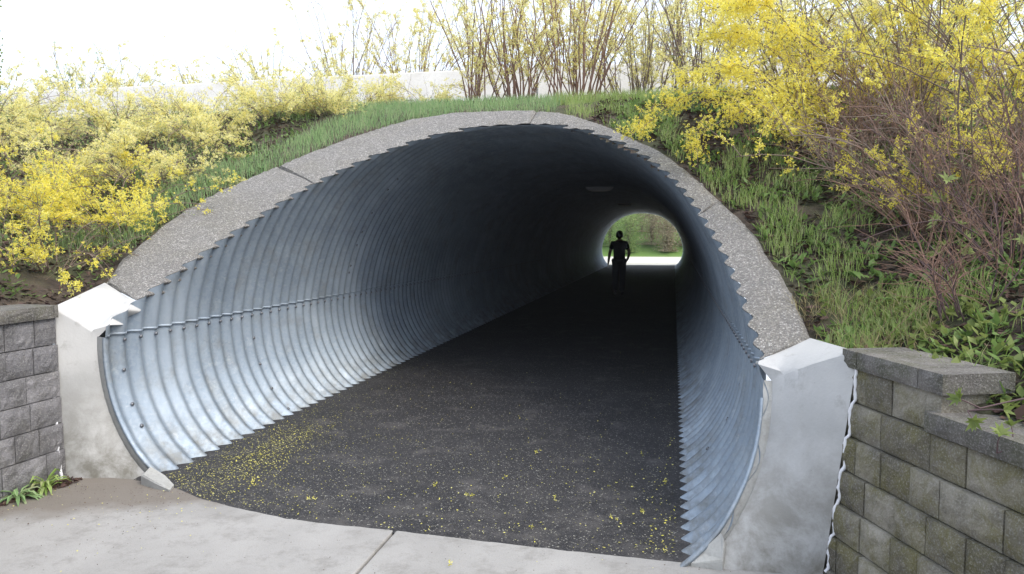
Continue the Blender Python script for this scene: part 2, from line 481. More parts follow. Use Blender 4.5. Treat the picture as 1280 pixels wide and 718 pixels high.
# bolts along the two long laps and down the staggered ring laps
def bolt_geo(g, c, n, r=.012, h=.012):
    n = unit(np.array(n, float)); a = unit(np.cross(n, [0, 1, 0.01])); b = np.cross(n, a)
    ang = np.arange(6) * np.pi / 3
    ring = c + r * (np.cos(ang)[:, None] * a + np.sin(ang)[:, None] * b)
    v = np.vstack([ring, ring + n * h * .8, (c + n * h)[None]])
    i = np.arange(6); k = (i + 1) % 6
    g.add(v, np.stack([i, k, k + 6, i + 6], 1)); 
    g2 = np.stack([i + 6, k + 6, np.full(6, 12)], 1)
    g.f3.append(g2 + g.n - 13)
for k, i in enumerate((iL, iR)):
    g = Geo()
    y = 4.316 + PITCH_C / 2 + (-1 if k == 0 else -2) * PITCH_C
    while y < 20:
        for dz in (-.035,):
            P, N = prof[i], pn[i]
            c = np.array([P[0] + N[0] * (-AMP - .002), y, P[1] + dz])
            bolt_geo(g, c, (-N[0], 0, -N[1]))
        y += PITCH_C
    tag(g.build('bolt_row', M['bolt'], underpass), kind='stuff')
def near_prof(z, left): 
    idx = range(0, NP // 2) if left else range(NP // 2, NP)
    return min(idx, key=lambda i: abs(prof[i][1] - z))
for (yy, left, zs) in ((5.77, True, (.64, .404, .189, .02)), (7.7, True, (1.089, 1.23, 1.4, 1.58, 1.8, 2.0, 2.15)), (4.96, False, (.535, .342, .149)), (4.22, True, (.672, .421, .25)), (9.8, True, (.7, .5, .3, .1))):
    g = Geo()
    for z in zs:
        i = near_prof(z, left); P, N = prof[i], pn[i]
        w = wave(yy)
        c = np.array([P[0] + N[0] * (w - .004), yy, P[1] + N[1] * (w - .004)])
        bolt_geo(g, c, (-N[0], 0, -N[1]), .013, .010)
    tag(g.build('bolt_row', M['bolt'], underpass), kind='stuff')
# thin folded rim of the upright end
def sweep_strip(name, pts_a, pts_b, mat, parent):
    n = len(pts_a); v = np.vstack([pts_a, pts_b]); j = np.arange(n - 1)
    return link(name, mesh_np(name, v, np.stack([j, j + 1, n + j + 1, n + j], 1)), mat, parent)
for left in (True, False):
    idx = [i for i in (range(0, NP // 2) if left else range(NP // 2, NP)) if -.12 < prof[i][1] < (.92 if left else .80)]
    ringv = []
    offs = [(-.020, 0.03), (-.021, -.003), (-.004, -.004), (-.002, .03)]
    for (o_, dy) in offs:
        ringv.append(np.array([[prof[i][0] + pn[i][0] * o_, end_y(prof[i][0], prof[i][1]) + dy, prof[i][1] + pn[i][1] * o_] for i in idx]))
    n = len(idx); v = np.vstack(ringv); f = []
    for a in range(3):
        j = np.arange(n - 1); f.append(np.stack([a * n + j, a * n + j + 1, (a + 1) * n + j + 1, (a + 1) * n + j], 1))
    link('end_rim', mesh_np('end_rim', v, np.concatenate(f)), M['galv'], underpass)

# ------------------------------------------------------------------ bevel collar of exposed aggregate
if chain[0].x > chain[-1].x: chain = chain[::-1]
SL = math.hypot(BEV, 1.0)
def to_uv(p): return np.array([p[0], (p[2] - 1.1) * SL])
def from_uv(u, v, lift=0.0):
    z = 1.1 + v / SL; y = 4.35 + (z - 1.1) * BEV
    return Vector((u, y, z)) - B_N * lift * 1.0
cuv = np.array([to_uv(c) for c in chain])
# 5 mm construction gap between steel and concrete
tt = np.gradient(cuv, axis=0); tt /= np.linalg.norm(tt, axis=1)[:, None] + 1e-9
cn = np.stack([-tt[:, 1], tt[:, 0]], 1)
cuvo = cuv + cn * .0025
outer_pts = [(-3.93, 1.20), (-4.02, 1.34), (-4.05, 1.49), (-4.03, 1.74), (-3.87, 1.98), (-3.64, 2.17), (-3.29, 2.45), (-2.81, 2.70), (-2.4, 2.80), (-2.0, 2.825), (-1.41, 2.81),
             (-1.0, 2.72), (-.63, 2.56), (-.35, 2.39), (-.1, 2.24), (.12, 2.03), (.32, 1.80), (.47, 1.63), (.535, 1.53), (.58, 1.41), (.655, 1.27), (.68, 1.19), (.71, 1.02), (.715, .99)]
ouv = catmull([(x, (z - 1.1) * SL) for x, z in outer_pts], 160)
ouv += np.array([[noise.noise(Vector((k * .31, 0, 0))) * .008, noise.noise(Vector((k * .27, 5, 0))) * .008] for k in range(len(ouv))])
def nearest(arr, p): return int(np.argmin(((arr - np.array(p)) ** 2).sum(1)))
def uvz(x, z): return (x, (z - 1.1) * SL)
# bounding joints: (inner point, outer point)
joints = [(uvz(-3.60, 1.12), uvz(-3.93, 1.20)), (uvz(-3.085, 1.98), uvz(-3.64, 2.17)), (uvz(-1.42, 2.61), uvz(-1.41, 2.81)), (uvz(.09, 1.66), uvz(.32, 1.80)), (uvz(.43, .90), uvz(.715, .99))]
collar = tag(empty('tunnel_collar', (CX, bev_y(2.6), 2.6)), 'speckled aggregate concrete ring framing the sloping mouth of the tunnel', 'concrete ring')
for k in range(4):
    a_in, b_in = nearest(cuvo, joints[k][0]), nearest(cuvo, joints[k + 1][0])
    a_out, b_out = nearest(ouv, joints[k][1]), nearest(ouv, joints[k + 1][1])
    inner = [tuple(q) for q in cuvo[a_in:b_in + 1]]; outer = [tuple(q) for q in ouv[a_out:b_out + 1]]
    # trim 5 mm at each joint
    def trim(a, b, s): 
        d = np.array(b) - np.array(a); d = d / (np.linalg.norm(d) + 1e-9); return tuple(np.array(a) + d * s)
    inner = [trim(inner[0], inner[4], .006)] + inner[1:-1] + [trim(inner[-1], inner[-5], .006)]
    outer = [trim(outer[0], outer[1], .006)] + outer[1:-1] + [trim(outer[-1], outer[-2], .006)]
    poly = inner + outer[::-1]
    # fill between, with a row of points across so that the face can be uneven
    from mathutils.geometry import delaunay_2d_cdt
    pts = [Vector(p) for p in poly]; n = len(pts)
    edges = [(i, (i + 1) % n) for i in range(n)]
    extra = []
    lo = np.min(poly, 0); hi = np.max(poly, 0)
    from mathutils.geometry import intersect_point_line
    pa = np.array(poly)
    gx = np.arange(lo[0], hi[0], .05); gy = np.arange(lo[1], hi[1], .05)
    def inside(x, y):
        c = False; j = n - 1
        for i in range(n):
            xi, yi = poly[i]; xj, yj = poly[j]
            if (yi > y) != (yj > y) and x < (xj - xi) * (y - yi) / (yj - yi) + xi: c = not c
            j = i
        return c
    for x in gx:
        for y in gy:
            if ((pa - [x, y]) ** 2).sum(1).min() > .022 ** 2 and inside(x, y): extra.append(Vector((x + random.uniform(-.008, .008), y)))
    vv, ee, ff, *_ = delaunay_2d_cdt(pts + extra, edges, [list(range(n))], 1, 1e-6)
    bm = bmesh.new()
    def lift(u, v):
        do = math.sqrt(float(((ouv - [u, v]) ** 2).sum(1).min()))
        di = math.sqrt(float(((cuvo[::3] - [u, v]) ** 2).sum(1).min()))
        return (.012 + .008 * noise.noise(Vector((u * 5, v * 5, 3)))) * min(1, di / .08) - .035 * max(0, 1 - do / .06) ** 2
    tv = [bm.verts.new(from_uv(q.x, q.y, lift(q.x, q.y))) for q in vv]
    for t in ff:
        try: bm.faces.new([tv[i] for i in t])
        except ValueError: pass
    # closed skirt down into the bank
    be = [e for e in bm.edges if len(e.link_faces) == 1]
    ex = bmesh.ops.extrude_edge_only(bm, edges=be)
    for g_ in ex['geom']:
        if isinstance(g_, bmesh.types.BMVert):
            rad = Vector((g_.co.x - CX, 0, g_.co.z - .9)).normalized()
            g_.co += Vector((0, .55, 0)) + rad * .07
    bmesh.ops.recalc_face_normals(bm, faces=bm.faces[:])
    link('collar_segment', bm_mesh('collar_segment', bm), M['agg'], collar)

# ------------------------------------------------------------------ cast end blocks either side
def solid(bm, front, back_y_fn):
    pass
def wing(left):
    name = 'end_block'
    rng = range(0, NP // 2) if left else range(NP // 2, NP)
    gap = .034
    def off(i, o): return (prof[i][0] + pn[i][0] * o, prof[i][1] + pn[i][1] * o)
    idx = [i for i in rng if -.08 < prof[i][1] < (.955 if left else .86)]
    pc = [off(i, gap) for i in idx]
    pc.sort(key=lambda q: q[1])
    yf = (lambda x, z=.87: end_y(x, z) + .012)
    B = Vector((pc[-1][0], yf(pc[-1][0], pc[-1][1]), pc[-1][1]))
    if left:
        A, D = Vector((-3.785, 3.93, 1.09)), Vector((-3.925, 4.545, 1.205)); A0 = Vector((-3.76, 3.92, -.12))
        ch = [from_uv(*q, .004) for q in cuvo if q[0] < -3.2]
        e_in = nearest(cuvo, joints[0][0])
        ch = [from_uv(*cuvo[k], .0) for k in range(0, e_in + 1)]
        ch = [c for c in ch if c.y > B.y + .012 and c.z > B.z - .02]
    else:
        A, D = Vector((.808, 3.545, 1.02)), Vector((.71, 4.155, .995)); A0 = Vector((.665, 3.50, -.12))
        e_in = nearest(cuvo, joints[4][0])
        ch = [from_uv(*cuvo[k], .0) for k in range(len(cuvo) - 1, e_in - 1, -1)]
        ch = [c for c in ch if c.y > B.y + .012 and c.z > B.z - .02]
    bm = bmesh.new()
    fr = [bm.verts.new((x, yf(x, z), z)) for x, z in pc]
    vA, vD, vA0 = bm.verts.new(A), bm.verts.new(D), bm.verts.new(A0)
    vch = [bm.verts.new(c) for c in ch]
    # slightly bowed front top edge
    Bv = fr[-1]
    edge = []
    for t in (.25, .5, .75):
        q = Bv.co.lerp(A, t); q.z += .012 * math.sin(math.pi * t); q.y -= .006 * math.sin(math.pi * t); edge.append(bm.verts.new(q))
    # front face as a fan of quads between curve and outer edge
    ns = len(fr)
    outs = [vA0] + [bm.verts.new(A0.lerp(A, k / (ns - 1)) + Vector((.0, .0, 0))) for k in range(1, ns - 1)] + [vA]
    COLS = 6
    grid = []
    for k in range(ns):
        row = [fr[k]]
        for c in range(1, COLS):
            t = c / COLS
            q = fr[k].co.lerp(outs[k].co, t)
            if k == ns - 1: q.z += .014 * math.sin(math.pi * t)
            q.y += -.006 * math.sin(math.pi * t) + .004 * noise.noise(q * 4)
            row.append(bm.verts.new(q))
        row.append(outs[k]); grid.append(row)
    for v in edge: bm.verts.remove(v)
    for k in range(ns - 1):
        for c in range(COLS): bm.faces.new([grid[k][c], grid[k][c + 1], grid[k + 1][c + 1], grid[k + 1][c]])
    top = grid[-1]                               # from B to A
    # sloping top face, ruled between the cut along the steel and the outer edge
    rows = [top]
    nc = len(vch)
    for a in range(nc):
        t = (a + 1) / nc; o_ = vD if a == nc - 1 else bm.verts.new(A.lerp(D, t))
        row = [vch[a]] + [bm.verts.new(Bv.co.lerp(vch[-1].co, t).lerp(o_.co, c / COLS) + Vector((0, 0, .0))) for c in range(1, COLS)] + [o_]
        rows.append(row)
    for a in range(nc):
        for c in range(COLS): bm.faces.new([rows[a][c], rows[a][c + 1], rows[a + 1][c + 1], rows[a + 1][c]])
    edge_o = [q[-1] for q in rows[1:]]
    # outer side
    vD0 = bm.verts.new((D.x, D.y, -.12))
    bm.faces.new([r[-1] for r in grid] + edge_o + [vD0])
    # joint face towards the aggregate ring
    vC0 = bm.verts.new((vch[-1].co.x + (-.12 if left else .10), vch[-1].co.y, .8))
    bm.faces.new(rows[-1][::-1] + [vC0, vD0])
    # inner skin behind the steel edge
    prev = vch[0]
    low = [bm.verts.new(v.co + Vector((pn[iL if left else iR][0] * .0, .12, -.02))) for v in vch]
    for a in range(len(vch) - 1): bm.faces.new([vch[a], vch[a + 1], low[a + 1], low[a]])
    bmesh.ops.recalc_face_normals(bm, faces=bm.faces[:])
    for f_ in bm.faces: f_.smooth = True
    bm.normal_update()
    for e_ in bm.edges:
        if len(e_.link_faces) == 2 and e_.calc_face_angle(0) > R(28): e_.smooth = False
    me = bm_mesh(name, bm)
    return me, pc, yf
rootL = tag(empty('end_block', (-3.5, 4.1, 0)), 'pale cast concrete block at the left foot of the tunnel mouth', 'concrete block', 'cast blocks beside the tunnel mouth')
rootR = tag(empty('end_block', (.6, 3.8, 0)), 'pale cast concrete block at the right foot of the tunnel mouth with ragged white sealant', 'concrete block', 'cast blocks beside the tunnel mouth')
for left, root in ((True, rootL), (False, rootR)):
    me, pc, yf = wing(left)
    o = link('casting', me, M['wing'], root)
    md = o.modifiers.new('bevel', 'BEVEL'); md.width = .010; md.segments = 2; md.limit_method = 'ANGLE'; md.angle_limit = R(38); md.harden_normals = False
    # grout band between steel and casting
    g_a = np.array([[x, yf(x) - .015 + .004 * math.sin(x * 40), z] for x, z in pc])
    cxz = np.array([[CX, .9]])
    rng = range(0, NP // 2) if left else range(NP // 2, NP)
    idx = sorted([i for i in rng if -.08 < prof[i][1] < (.955 if left else .86)], key=lambda i: prof[i][1])
    wob = [noise.noise(Vector((k * .35, 1 if left else 9, 0))) for k in range(len(idx))]
    in_ = np.array([[prof[i][0] - pn[i][0] * .006, end_y(prof[i][0], prof[i][1]) + .006, prof[i][1] - pn[i][1] * .006] for i in idx])
    mid_ = np.array([[prof[i][0] + pn[i][0] * (.050 + .012 * w), end_y(prof[i][0], prof[i][1]) + .006, prof[i][1] + pn[i][1] * (.05 + .012 * w)] for i, w in zip(idx, wob)])
    out_ = np.array([[prof[i][0] + pn[i][0] * (.062 + .014 * w), end_y(prof[i][0], prof[i][1]) + .05, prof[i][1] + pn[i][1] * (.062 + .014 * w)] for i, w in zip(idx, wob)])
    n = len(idx); v = np.vstack([in_, mid_, out_]); j = np.arange(n - 1)
    f = np.concatenate([np.stack([a * n + j, a * n + j + 1, (a + 1) * n + j + 1, (a + 1) * n + j], 1) for a in range(2)])
    link('grout_band', mesh_np('grout_band', v, f, True), M['grout'], root)
# broken wedges of concrete where blocks meet the paving
def rock(name, pts, h, mat, parent=None, seed=0):
    bm = bmesh.new()
    n = len(pts)
    cx = sum(p[0] for p in pts) / n; cy = sum(p[1] for p in pts) / n
    b = [bm.verts.new((p[0], p[1], -.03)) for p in pts]
    m_ = [bm.verts.new((p[0], p[1], p[2] * .8)) for p in pts]
    t = [bm.verts.new((cx + (p[0] - cx) * .86, cy + (p[1] - cy) * .86, p[2] + .01 * noise.noise(Vector((p[0] * 9, p[1] * 9, seed))))) for p in pts]
    for i in range(n):
        k = (i + 1) % n
        bm.faces.new([b[i], b[k], m_[k], m_[i]]); bm.faces.new([m_[i], m_[k], t[k], t[i]])
    bm.faces.new(t)
    bmesh.ops.recalc_face_normals(bm, faces=bm.faces[:])
    return link(name, bm_mesh(name, bm), mat, parent)
o = rock('concrete_wedge', [(-3.20, 4.02, .09), (-3.19, 3.93, .07), (-3.06, 3.88, .045), (-2.93, 3.85, .015), (-2.96, 3.93, .02), (-3.07, 4.0, .05)], .08, M['grout'])
tag(o, 'loose wedge of pale concrete under the steel rim at the left foot', 'concrete piece', 'broken concrete wedges by the rims')
o = rock('concrete_wedge', [(.10, 3.47, .02), (.24, 3.46, .05), (.255, 3.50, .13), (.24, 3.525, .15), (.13, 3.51, .05)], .1, M['grout'])
tag(o, 'cracked wedge of mossy concrete under the steel rim at the right foot', 'concrete piece', 'broken concrete wedges by the rims')

# ------------------------------------------------------------------ block retaining walls
def block_mesh(seed):
    """unit block: x 0..1 along the wall, front face at y=0 (towards -y), z 0..1; split front"""
    nx, nz = 6, 4
    bm = bmesh.new()
    front = []
    for k in range(nz + 1):
        row = []
        for i in range(nx + 1):
            x, z = i / nx, k / nz
            edge = (i in (0, nx)) or (k in (0, nz))
            y = -.0 if edge else -.045 - .045 * noise.noise(Vector((x * 7 + seed * 7, z * 5, seed))) - random.uniform(0, .012)
            jx = 0 if i in (0, nx) else random.uniform(-.04, .04)
            row.append(bm.verts.new((x + jx, y, z)))
        front.append(row)
    for k in range(nz):
        for i in range(nx):
            bm.faces.new([front[k][i], front[k][i + 1], front[k + 1][i + 1], front[k + 1][i]])
    b = [bm.verts.new(c) for c in ((0, 1, 0), (1, 1, 0), (1, 1, 1), (0, 1, 1))]
    bm.faces.new([front[0][i] for i in range(nx, -1, -1)] + [b[0], b[1]])
    bm.faces.new(front[nz] + [b[2], b[3]])
    bm.faces.new([front[k][0] for k in range(nz + 1)] + [b[3], b[0]])
    bm.faces.new([front[k][nx] for k in range(nz, -1, -1)] + [b[1], b[2]])
    bmesh.ops.recalc_face_normals(bm, faces=bm.faces[:])
    return bm_mesh('wall_block', bm)
def wall(label, origin, ang, length, ztop, ch, courses, mat, setback, group, step_at=None, first=0.0):
    """origin: top front corner at the near end of the casting; ang: heading of the wall run; blocks are parts"""
    root = tag(empty('retaining_wall', (origin[0], origin[1], 0)), label, 'retaining wall', group)
    root.rotation_euler = (0, 0, ang)
    ms = []
    for s in range(7):
        me = block_mesh(s + (0 if mat is M['blockR'] else 20)); me.materials.append(mat); ms.append(me)
    cap_h = .078
    for c in range(courses):
        z0 = ztop - cap_h - (c + 1) * ch
        x = -first - random.uniform(0, .12)
        off = -setback * (c + 1)
        while x < length:
            L = random.choice([.165, .175, .185, .2, .2, .3]) 
            if step_at is not None and c == 0 and x + L > step_at: L = step_at - x
            if step_at is None:
                L = min(L, length - x)
                if length - x - L < .09: L = length - x
            if L > .05:
                o = bpy.data.objects.new('block', random.choice(ms)); COL.objects.link(o); o.parent = root
                o.location = (x + .002, off + random.uniform(-.003, .003), z0 + .002); o.scale = (L - .005, .2, ch - .006)
            x += L
            if step_at is not None and c == 0 and x >= step_at - .01: break
    def cap(x, L, z, off, h=cap_h, d=.30):
        me = cap_ms[random.randrange(len(cap_ms))]
        o = bpy.data.objects.new('cap_stone', me); COL.objects.link(o); o.parent = root
        o.location = (x + .002, off, z); o.scale = (L - .005, d, h)
    x = -first
    while x < length:
        L = random.choice([.45, .5, .4])
        if step_at is not None:
            if x < step_at: 
                L = .11 if x < 0.02 else min(L, step_at + .02 - x)
                cap(x, L, ztop - cap_h + .001, -.035)
                if step_at - (x + L) < .05: x = step_at; continue
            else: cap(x - .05, L, ztop - cap_h - ch + .004, -.055)
        else:
            L = min(L, length - x)
            if L > .03: cap(x, L, ztop - cap_h + .001, -.03)
        x += L
    return root
cap_ms = []
for s in range(3):
    me = block_mesh(50 + s)
    for v in me.vertices: 
        if v.co.y < 0: v.co.y *= .35
    me.materials.append(M['cap']); cap_ms.append(me)
# right wall runs towards the viewer and to the right
angR = math.atan2(-.939, .344)
wallR = wall('brown mossy split block wall on the right of the tunnel, stepping down under its cap stones', (.80, 3.60), angR, 3.4, 1.02, .152, 7, M['blockR'], .019, 'split block retaining walls', step_at=.60, first=.03)
# left wall: built facing +x; heading towards the viewer reversed
angL = math.atan2(1, .04)
rootWL = wall('pale grey split block wall on the left of the tunnel with a flat dark cap', (-3.90, .6), angL, 3.335, 1.10, .165, 7, M['blockL'], .006, 'split block retaining walls')
for r_, side in ((rootWL, 1), (wallR, 1)):
    pass
# sealant beads between casting and wall
def bead(pts, r, parent, name='sealant_bead', mat=None):
    g = Geo(); P = catmull(pts, 90)
    P += np.array([[.006 * noise.noise(Vector((k * .6, 2, 0))), 0, .0] for k in range(90)])
    rad = np.array([r * (1 + .5 * noise.noise(Vector((k * .4, 0, 4)))) for k in range(90)])
    g.tube(P, rad, 6); return g.build(name, mat or M['caulk'], parent, True)
bp = []
for c in range(8):                     # follows the set-backs of the courses
    z1 = 1.02 - .078 - c * .152; off = .019 * c
    x = .800 - off * .98; y = 3.528 - off * .2
    bp += [(x, y, z1 + (.07 if c == 0 else -.012)), (x - .004, y, z1 - .07), (x - .002, y, z1 - .135)]
bp = [p for p in bp if p[2] > -.03]
bead(bp, .0075, rootR)
bead([(-3.785, 3.90, 1.08), (-3.78, 3.90, .8), (-3.765, 3.895, .55), (-3.75, 3.89, .4), (-3.74, 3.885, .2), (-3.72, 3.88, .02)], .009, rootL)

# ------------------------------------------------------------------ ground
def H(x, y):
    """height of the bank"""
    front = 1.1 + (y - 4.35) / BEV
    dl = -3.8 - x
    s1 = np.where(dl > 0, 1.03 + .5 * np.maximum(dl - .1, 0), -9)
    dr = (x - .8) * .939 + (y - 3.6) * .344
    lowcap = np.clip(((x - .8) * .344 - (y - 3.6) * .939 - .5) / .15, 0, 1) * .13 * np.clip(1 - dr / .5, 0, 1)
    s2 = np.where(dr > 0, .985 + .5 * np.maximum(dr - .25, 0) - lowcap, -9)
    z = np.maximum(np.maximum(front, s1), s2)
    crest = 3.07 + .02 * (y - 8) + .55 * np.clip((y - 11.35) / .9, 0, 1)
    k = .12
    z = -k * np.log(np.exp(-np.minimum(z, 9) / k) + np.exp(-crest / k))
    farfall = np.clip((36.9 - y) * .9 + 3.1, -.05, 99)
    return np.minimum(z, farfall)
def growth(a, b, first, ratio):
    out = []; s = first; x = a
    d = 1 if b > a else -1
    while (x - b) * d < 0: x += d * s; out.append(x); s *= ratio
    return out
xs = np.array(sorted(growth(-8, -260, .12, 1.13)) + list(np.arange(-8, 4, .06)) + growth(3.94, 260, .12, 1.13))
ys = np.array(sorted(growth(1.0, -120, .15, 1.15)) + list(np.arange(1.0, 9.2, .06)) + growth(9.16, 34, .15, 1.12) + list(np.arange(35.5, 43, .3)) + growth(43, 420, .5, 1.15))
X, Y = np.meshgrid(xs, ys)
Z = H(X, Y)
# approach cutting between the walls, and everything beyond the far end
dlx = -3.8 - X
drx = (X - .8) * .939 + (Y - 3.6) * .344
approach = (Y < 4.0) & (dlx < .12) & (drx < .09)
Z = np.where(approach, -.06, Z)
Zn = Z + .018 * np.sin(X * 7.1 + np.sin(Y * 5)) * np.sin(Y * 6.3) * (Z > .5)
fy = np.array([ [0]])
# mask: inside the ring
from mathutils import Vector as V3
ring_uv = ouv
mid_ring = np.array([ (q - np.array([CX, 0.2])) * np.array([.93, .93]) + np.array([CX, .2]) for q in ouv])
poly = np.vstack([mid_ring, [[.60, -1.5], [-3.8, -1.5]]])
def in_poly(px, py, P):
    c = np.zeros(px.shape, bool); j = len(P) - 1
    for i in range(len(P)):
        xi, yi = P[i]; xj, yj = P[j]
        t = ((yi > py) != (yj > py)) & (px < (xj - xi) * (py - yi) / (yj - yi + 1e-12) + xi)
        c ^= t; j = i
    return c
Xc = (X[:-1, :-1] + X[1:, 1:]) / 2; Yc = (Y[:-1, :-1] + Y[1:, 1:]) / 2; Zc = (Zn[:-1, :-1] + Zn[1:, 1:]) / 2
hole = in_poly(Xc, (1.1 + (Yc - 4.35) / BEV - 1.1) * SL, poly) & (Yc < 8.2)
hole |= (Yc < 4.42) & (Yc > 3.5) & (Xc > -3.86) & ((Xc - .8) * .939 + (Yc - 3.6) * .344 < .09) & (Zc > .2)
farhole = (np.abs(Xc - CX) < 2.2) & (Yc > 36) & (Yc < 41.5) & (Zc < 3.0) & (Zc > .02)
hole |= farhole
ny, nx = X.shape
i = np.arange(ny - 1)[:, None] * nx; j = np.arange(nx - 1)[None]
F = np.stack([i + j, i + j + 1, i + nx + j + 1, i + nx + j], -1)[~hole]
Zl = Zn - .03
ground = link('ground', mesh_np('ground', np.stack([X, Y, Zl], -1).reshape(-1, 3), F, True), M['soil'])
tag(ground, kind='structure')
def Hs(x, y): return H(np.asarray(x, float), np.asarray(y, float)) - .03

# asphalt path through the tunnel, sheet on the ground
e_pts = [(-3.3, 3.98), (-2.95, 3.90), (-2.73, 3.79), (-2.4, 3.68), (-1.96, 3.585), (-1.4, 3.56), (-.9, 3.525), (-.4, 3.50), (.04, 3.485), (.2, 3.47)]
ec = catmull(e_pts, 120)
ec[:, 1] += np.array([.012 * noise.noise(Vector((k * .35, 0, 7))) + .006 * noise.noise(Vector((k * 1.3, 0, 7))) for k in range(120)])
rows = [0, .06, .2, .5, 1, 2, 4, 8, 16, 34.3, 34.6]
xsn = np.linspace(0, 1, 120)
v = []
for r_ in rows:
    for k in range(120):
        x, y = ec[k]
        if r_ > 0:
            yy = y + r_; x = x if r_ < .3 else -3.3 + 3.5 * xsn[k]
            if r_ > .9: x = -3.32 + 3.5 * xsn[k]; yy = 3.7 + r_
        else: yy = y
        crown = .0 + .004 * min(1, r_ * 3)
        v.append((x, yy, (.004 if r_ > 0 else -.004) + .004 * noise.noise(Vector((x * 2, yy * 2, 0)))))
n = 120
f = [[r_ * n + k, r_ * n + k + 1, (r_ + 1) * n + k + 1, (r_ + 1) * n + k] for r_ in range(len(rows) - 1) for k in range(n - 1)]
tag(link('asphalt_path', mesh_np('asphalt_path', v, np.array(f), True), M['asphalt']), kind='structure')

# concrete apron in slabs, a root empty of the setting with each slab a part
apron = tag(empty('concrete_apron', (-1.5, 2.5, 0)), kind='structure')
def slab(xa, xb, ya, yb_fn, skew=0.0):
    bm = bmesh.new(); N = 40
    top = [];
    for k in range(N + 1):
        x = xa + (xb - xa) * k / N
        top.append((x, yb_fn(x)))
    pts = [(xa + skew, ya), (xb + skew, ya)] + top[::-1]
    vs = [bm.verts.new((p[0], p[1], 0.0)) for p in pts]
    f = bm.faces.new(vs)
    r_ = bmesh.ops.extrude_face_region(bm, geom=[f])
    for q in r_['geom']:
        if isinstance(q, bmesh.types.BMVert): q.co.z -= .1
    bmesh.ops.recalc_face_normals(bm, faces=bm.faces[:])
    o = link('slab', bm_mesh('slab', bm), M['slab'], apron)
    md = o.modifiers.new('bevel', 'BEVEL'); md.width = .008; md.segments = 2; md.limit_method = 'ANGLE'; md.angle_limit = R(60)
def edge_y(x):
    return float(np.interp(x, ec[:, 0], ec[:, 1])) + .0 if x > ec[0, 0] else 3.98
sk = .012
slab(-3.95, -1.406, 2.35, lambda x: edge_y(x) + .03, .018)
slab(-1.392, .75, 2.35, lambda x: edge_y(x) + .03 if x < .2 else 3.56, .018)
for r_ in range(6):
    y1_ = 2.338 - r_ * 1.45
    slab(-4.2, -1.40, y1_ - 1.436, lambda x: y1_); slab(-1.386, 1.3 + r_ * .5, y1_ - 1.436, lambda x: y1_)

# ------------------------------------------------------------------ far end
fh = tag(empty('far_headwall', (CX, 37.9, 0)), 'plain concrete headwall around the distant open end of the tunnel', 'headwall')
idx = [i for i in range(NP) if prof[i][1] > -.05]
vin = [(prof[i][0], 37.80, prof[i][1]) for i in idx]
vout = []
for i in idx:
    d = prof[i] - np.array([CX, .9]); d = d / np.linalg.norm(d); s = min(3.2 / max(abs(d[0]), 1e-3), 2.4 / max(abs(d[1]), 1e-3))
    vout.append((CX + d[0] * s, 37.80, .9 + d[1] * s))
n = len(idx); allv = vin + vout + [(a, b + .25, c) for a, b, c in vin] + [(a, b + .25, c) for a, b, c in vout]
f = []
for k in range(n - 1):
    f += [(k, k + 1, n + k + 1, n + k), (2 * n + k, 3 * n + k, 3 * n + k + 1, 2 * n + k + 1), (k, 2 * n + k, 2 * n + k + 1, k + 1), (n + k, n + k + 1, 3 * n + k + 1, 3 * n + k)]
link('wall_face', mesh_np('wall_face', allv, np.array(f)), M['parapet'], fh)
# path widening beyond, lawn, slope with thicket
v = [(-3.3, 37.9, .0), (.3, 37.9, .0), (4.5, 48.5, .02), (10, 51.5, .02), (10, 53, .02), (-9, 52, .02), (-9, 50, .02), (-4.2, 46, .02)]
tag(link('far_path', mesh_np('far_path', v, np.array([[0, 1, 2, 7], [7, 2, 3, 6], [6, 3, 4, 5]])), mk_concrete('far_paving', (.55, .53, .46), (.66, .64, .55), (.5, .48, .3), .1)), kind='structure')
gx, gy = np.meshgrid(np.linspace(-40, 40, 60), np.linspace(45, 90, 40))
gz = np.where(gy > 53, (gy - 53) * .35, 0) + .0 + .1 * np.sin(gx * .9) * np.clip((gy - 53) / 3, 0, 1)
lawn_m = NT('lawn'); lawn_m = lawn_m.fin(lawn_m.mix(lawn_m.noise(3, 5), (.12, .22, .04), (.16, .27, .06)), .9)
ii = np.arange(39)[:, None] * 60; jj = np.arange(59)[None]
tag(link('hillside', mesh_np('hillside', np.stack([gx, gy, gz - .005], -1).reshape(-1, 3), np.stack([ii + jj, ii + jj + 1, ii + 60 + jj + 1, ii + 60 + jj], -1).reshape(-1, 4), True), lawn_m), kind='structure')

def clump_bush(name, label, cat, loc, w, h, mat_leaf, mat_stem, n, leaf=.09, group=None, upright=.6):
    root = tag(empty(name, loc), label, cat, group)
    g = Geo(); s = Geo(); ctr = []
    for k in range(14):
        az = RNG.uniform(0, 2 * np.pi); rr = w * .5 * RNG.uniform(.2, 1)
        tip = np.array([math.cos(az) * rr, math.sin(az) * rr, h * RNG.uniform(.6, 1)])
        P = catmull([(0, 0, -.05), tuple(tip * [.25, .25, .5]), tuple(tip)], 7) + np.array(loc)
        s.tube(P, np.linspace(.02, .006, 7), 4); ctr.append(P)
    ctr = np.concatenate(ctr)
    c = ctr[RNG.integers(0, len(ctr), n)] + RNG.normal(size=(n, 3)) * [w * .13, w * .13, h * .12]
    c[:, 2] = np.maximum(c[:, 2], loc[2] + .03)
    d = rand_dirs(n); d[:, 2] = abs(d[:, 2]) * upright + d[:, 2] * (1 - upright); d = unit(d)
    g.kites(c, d, perp(d), RNG.uniform(.6, 1.3, n) * leaf, RNG.uniform(.5, 1, n) * leaf * .55)
    tag(s.build('branches', mat_stem, root), kind='stuff'); tag(g.build('foliage', mat_leaf, root), kind='stuff')
    return root
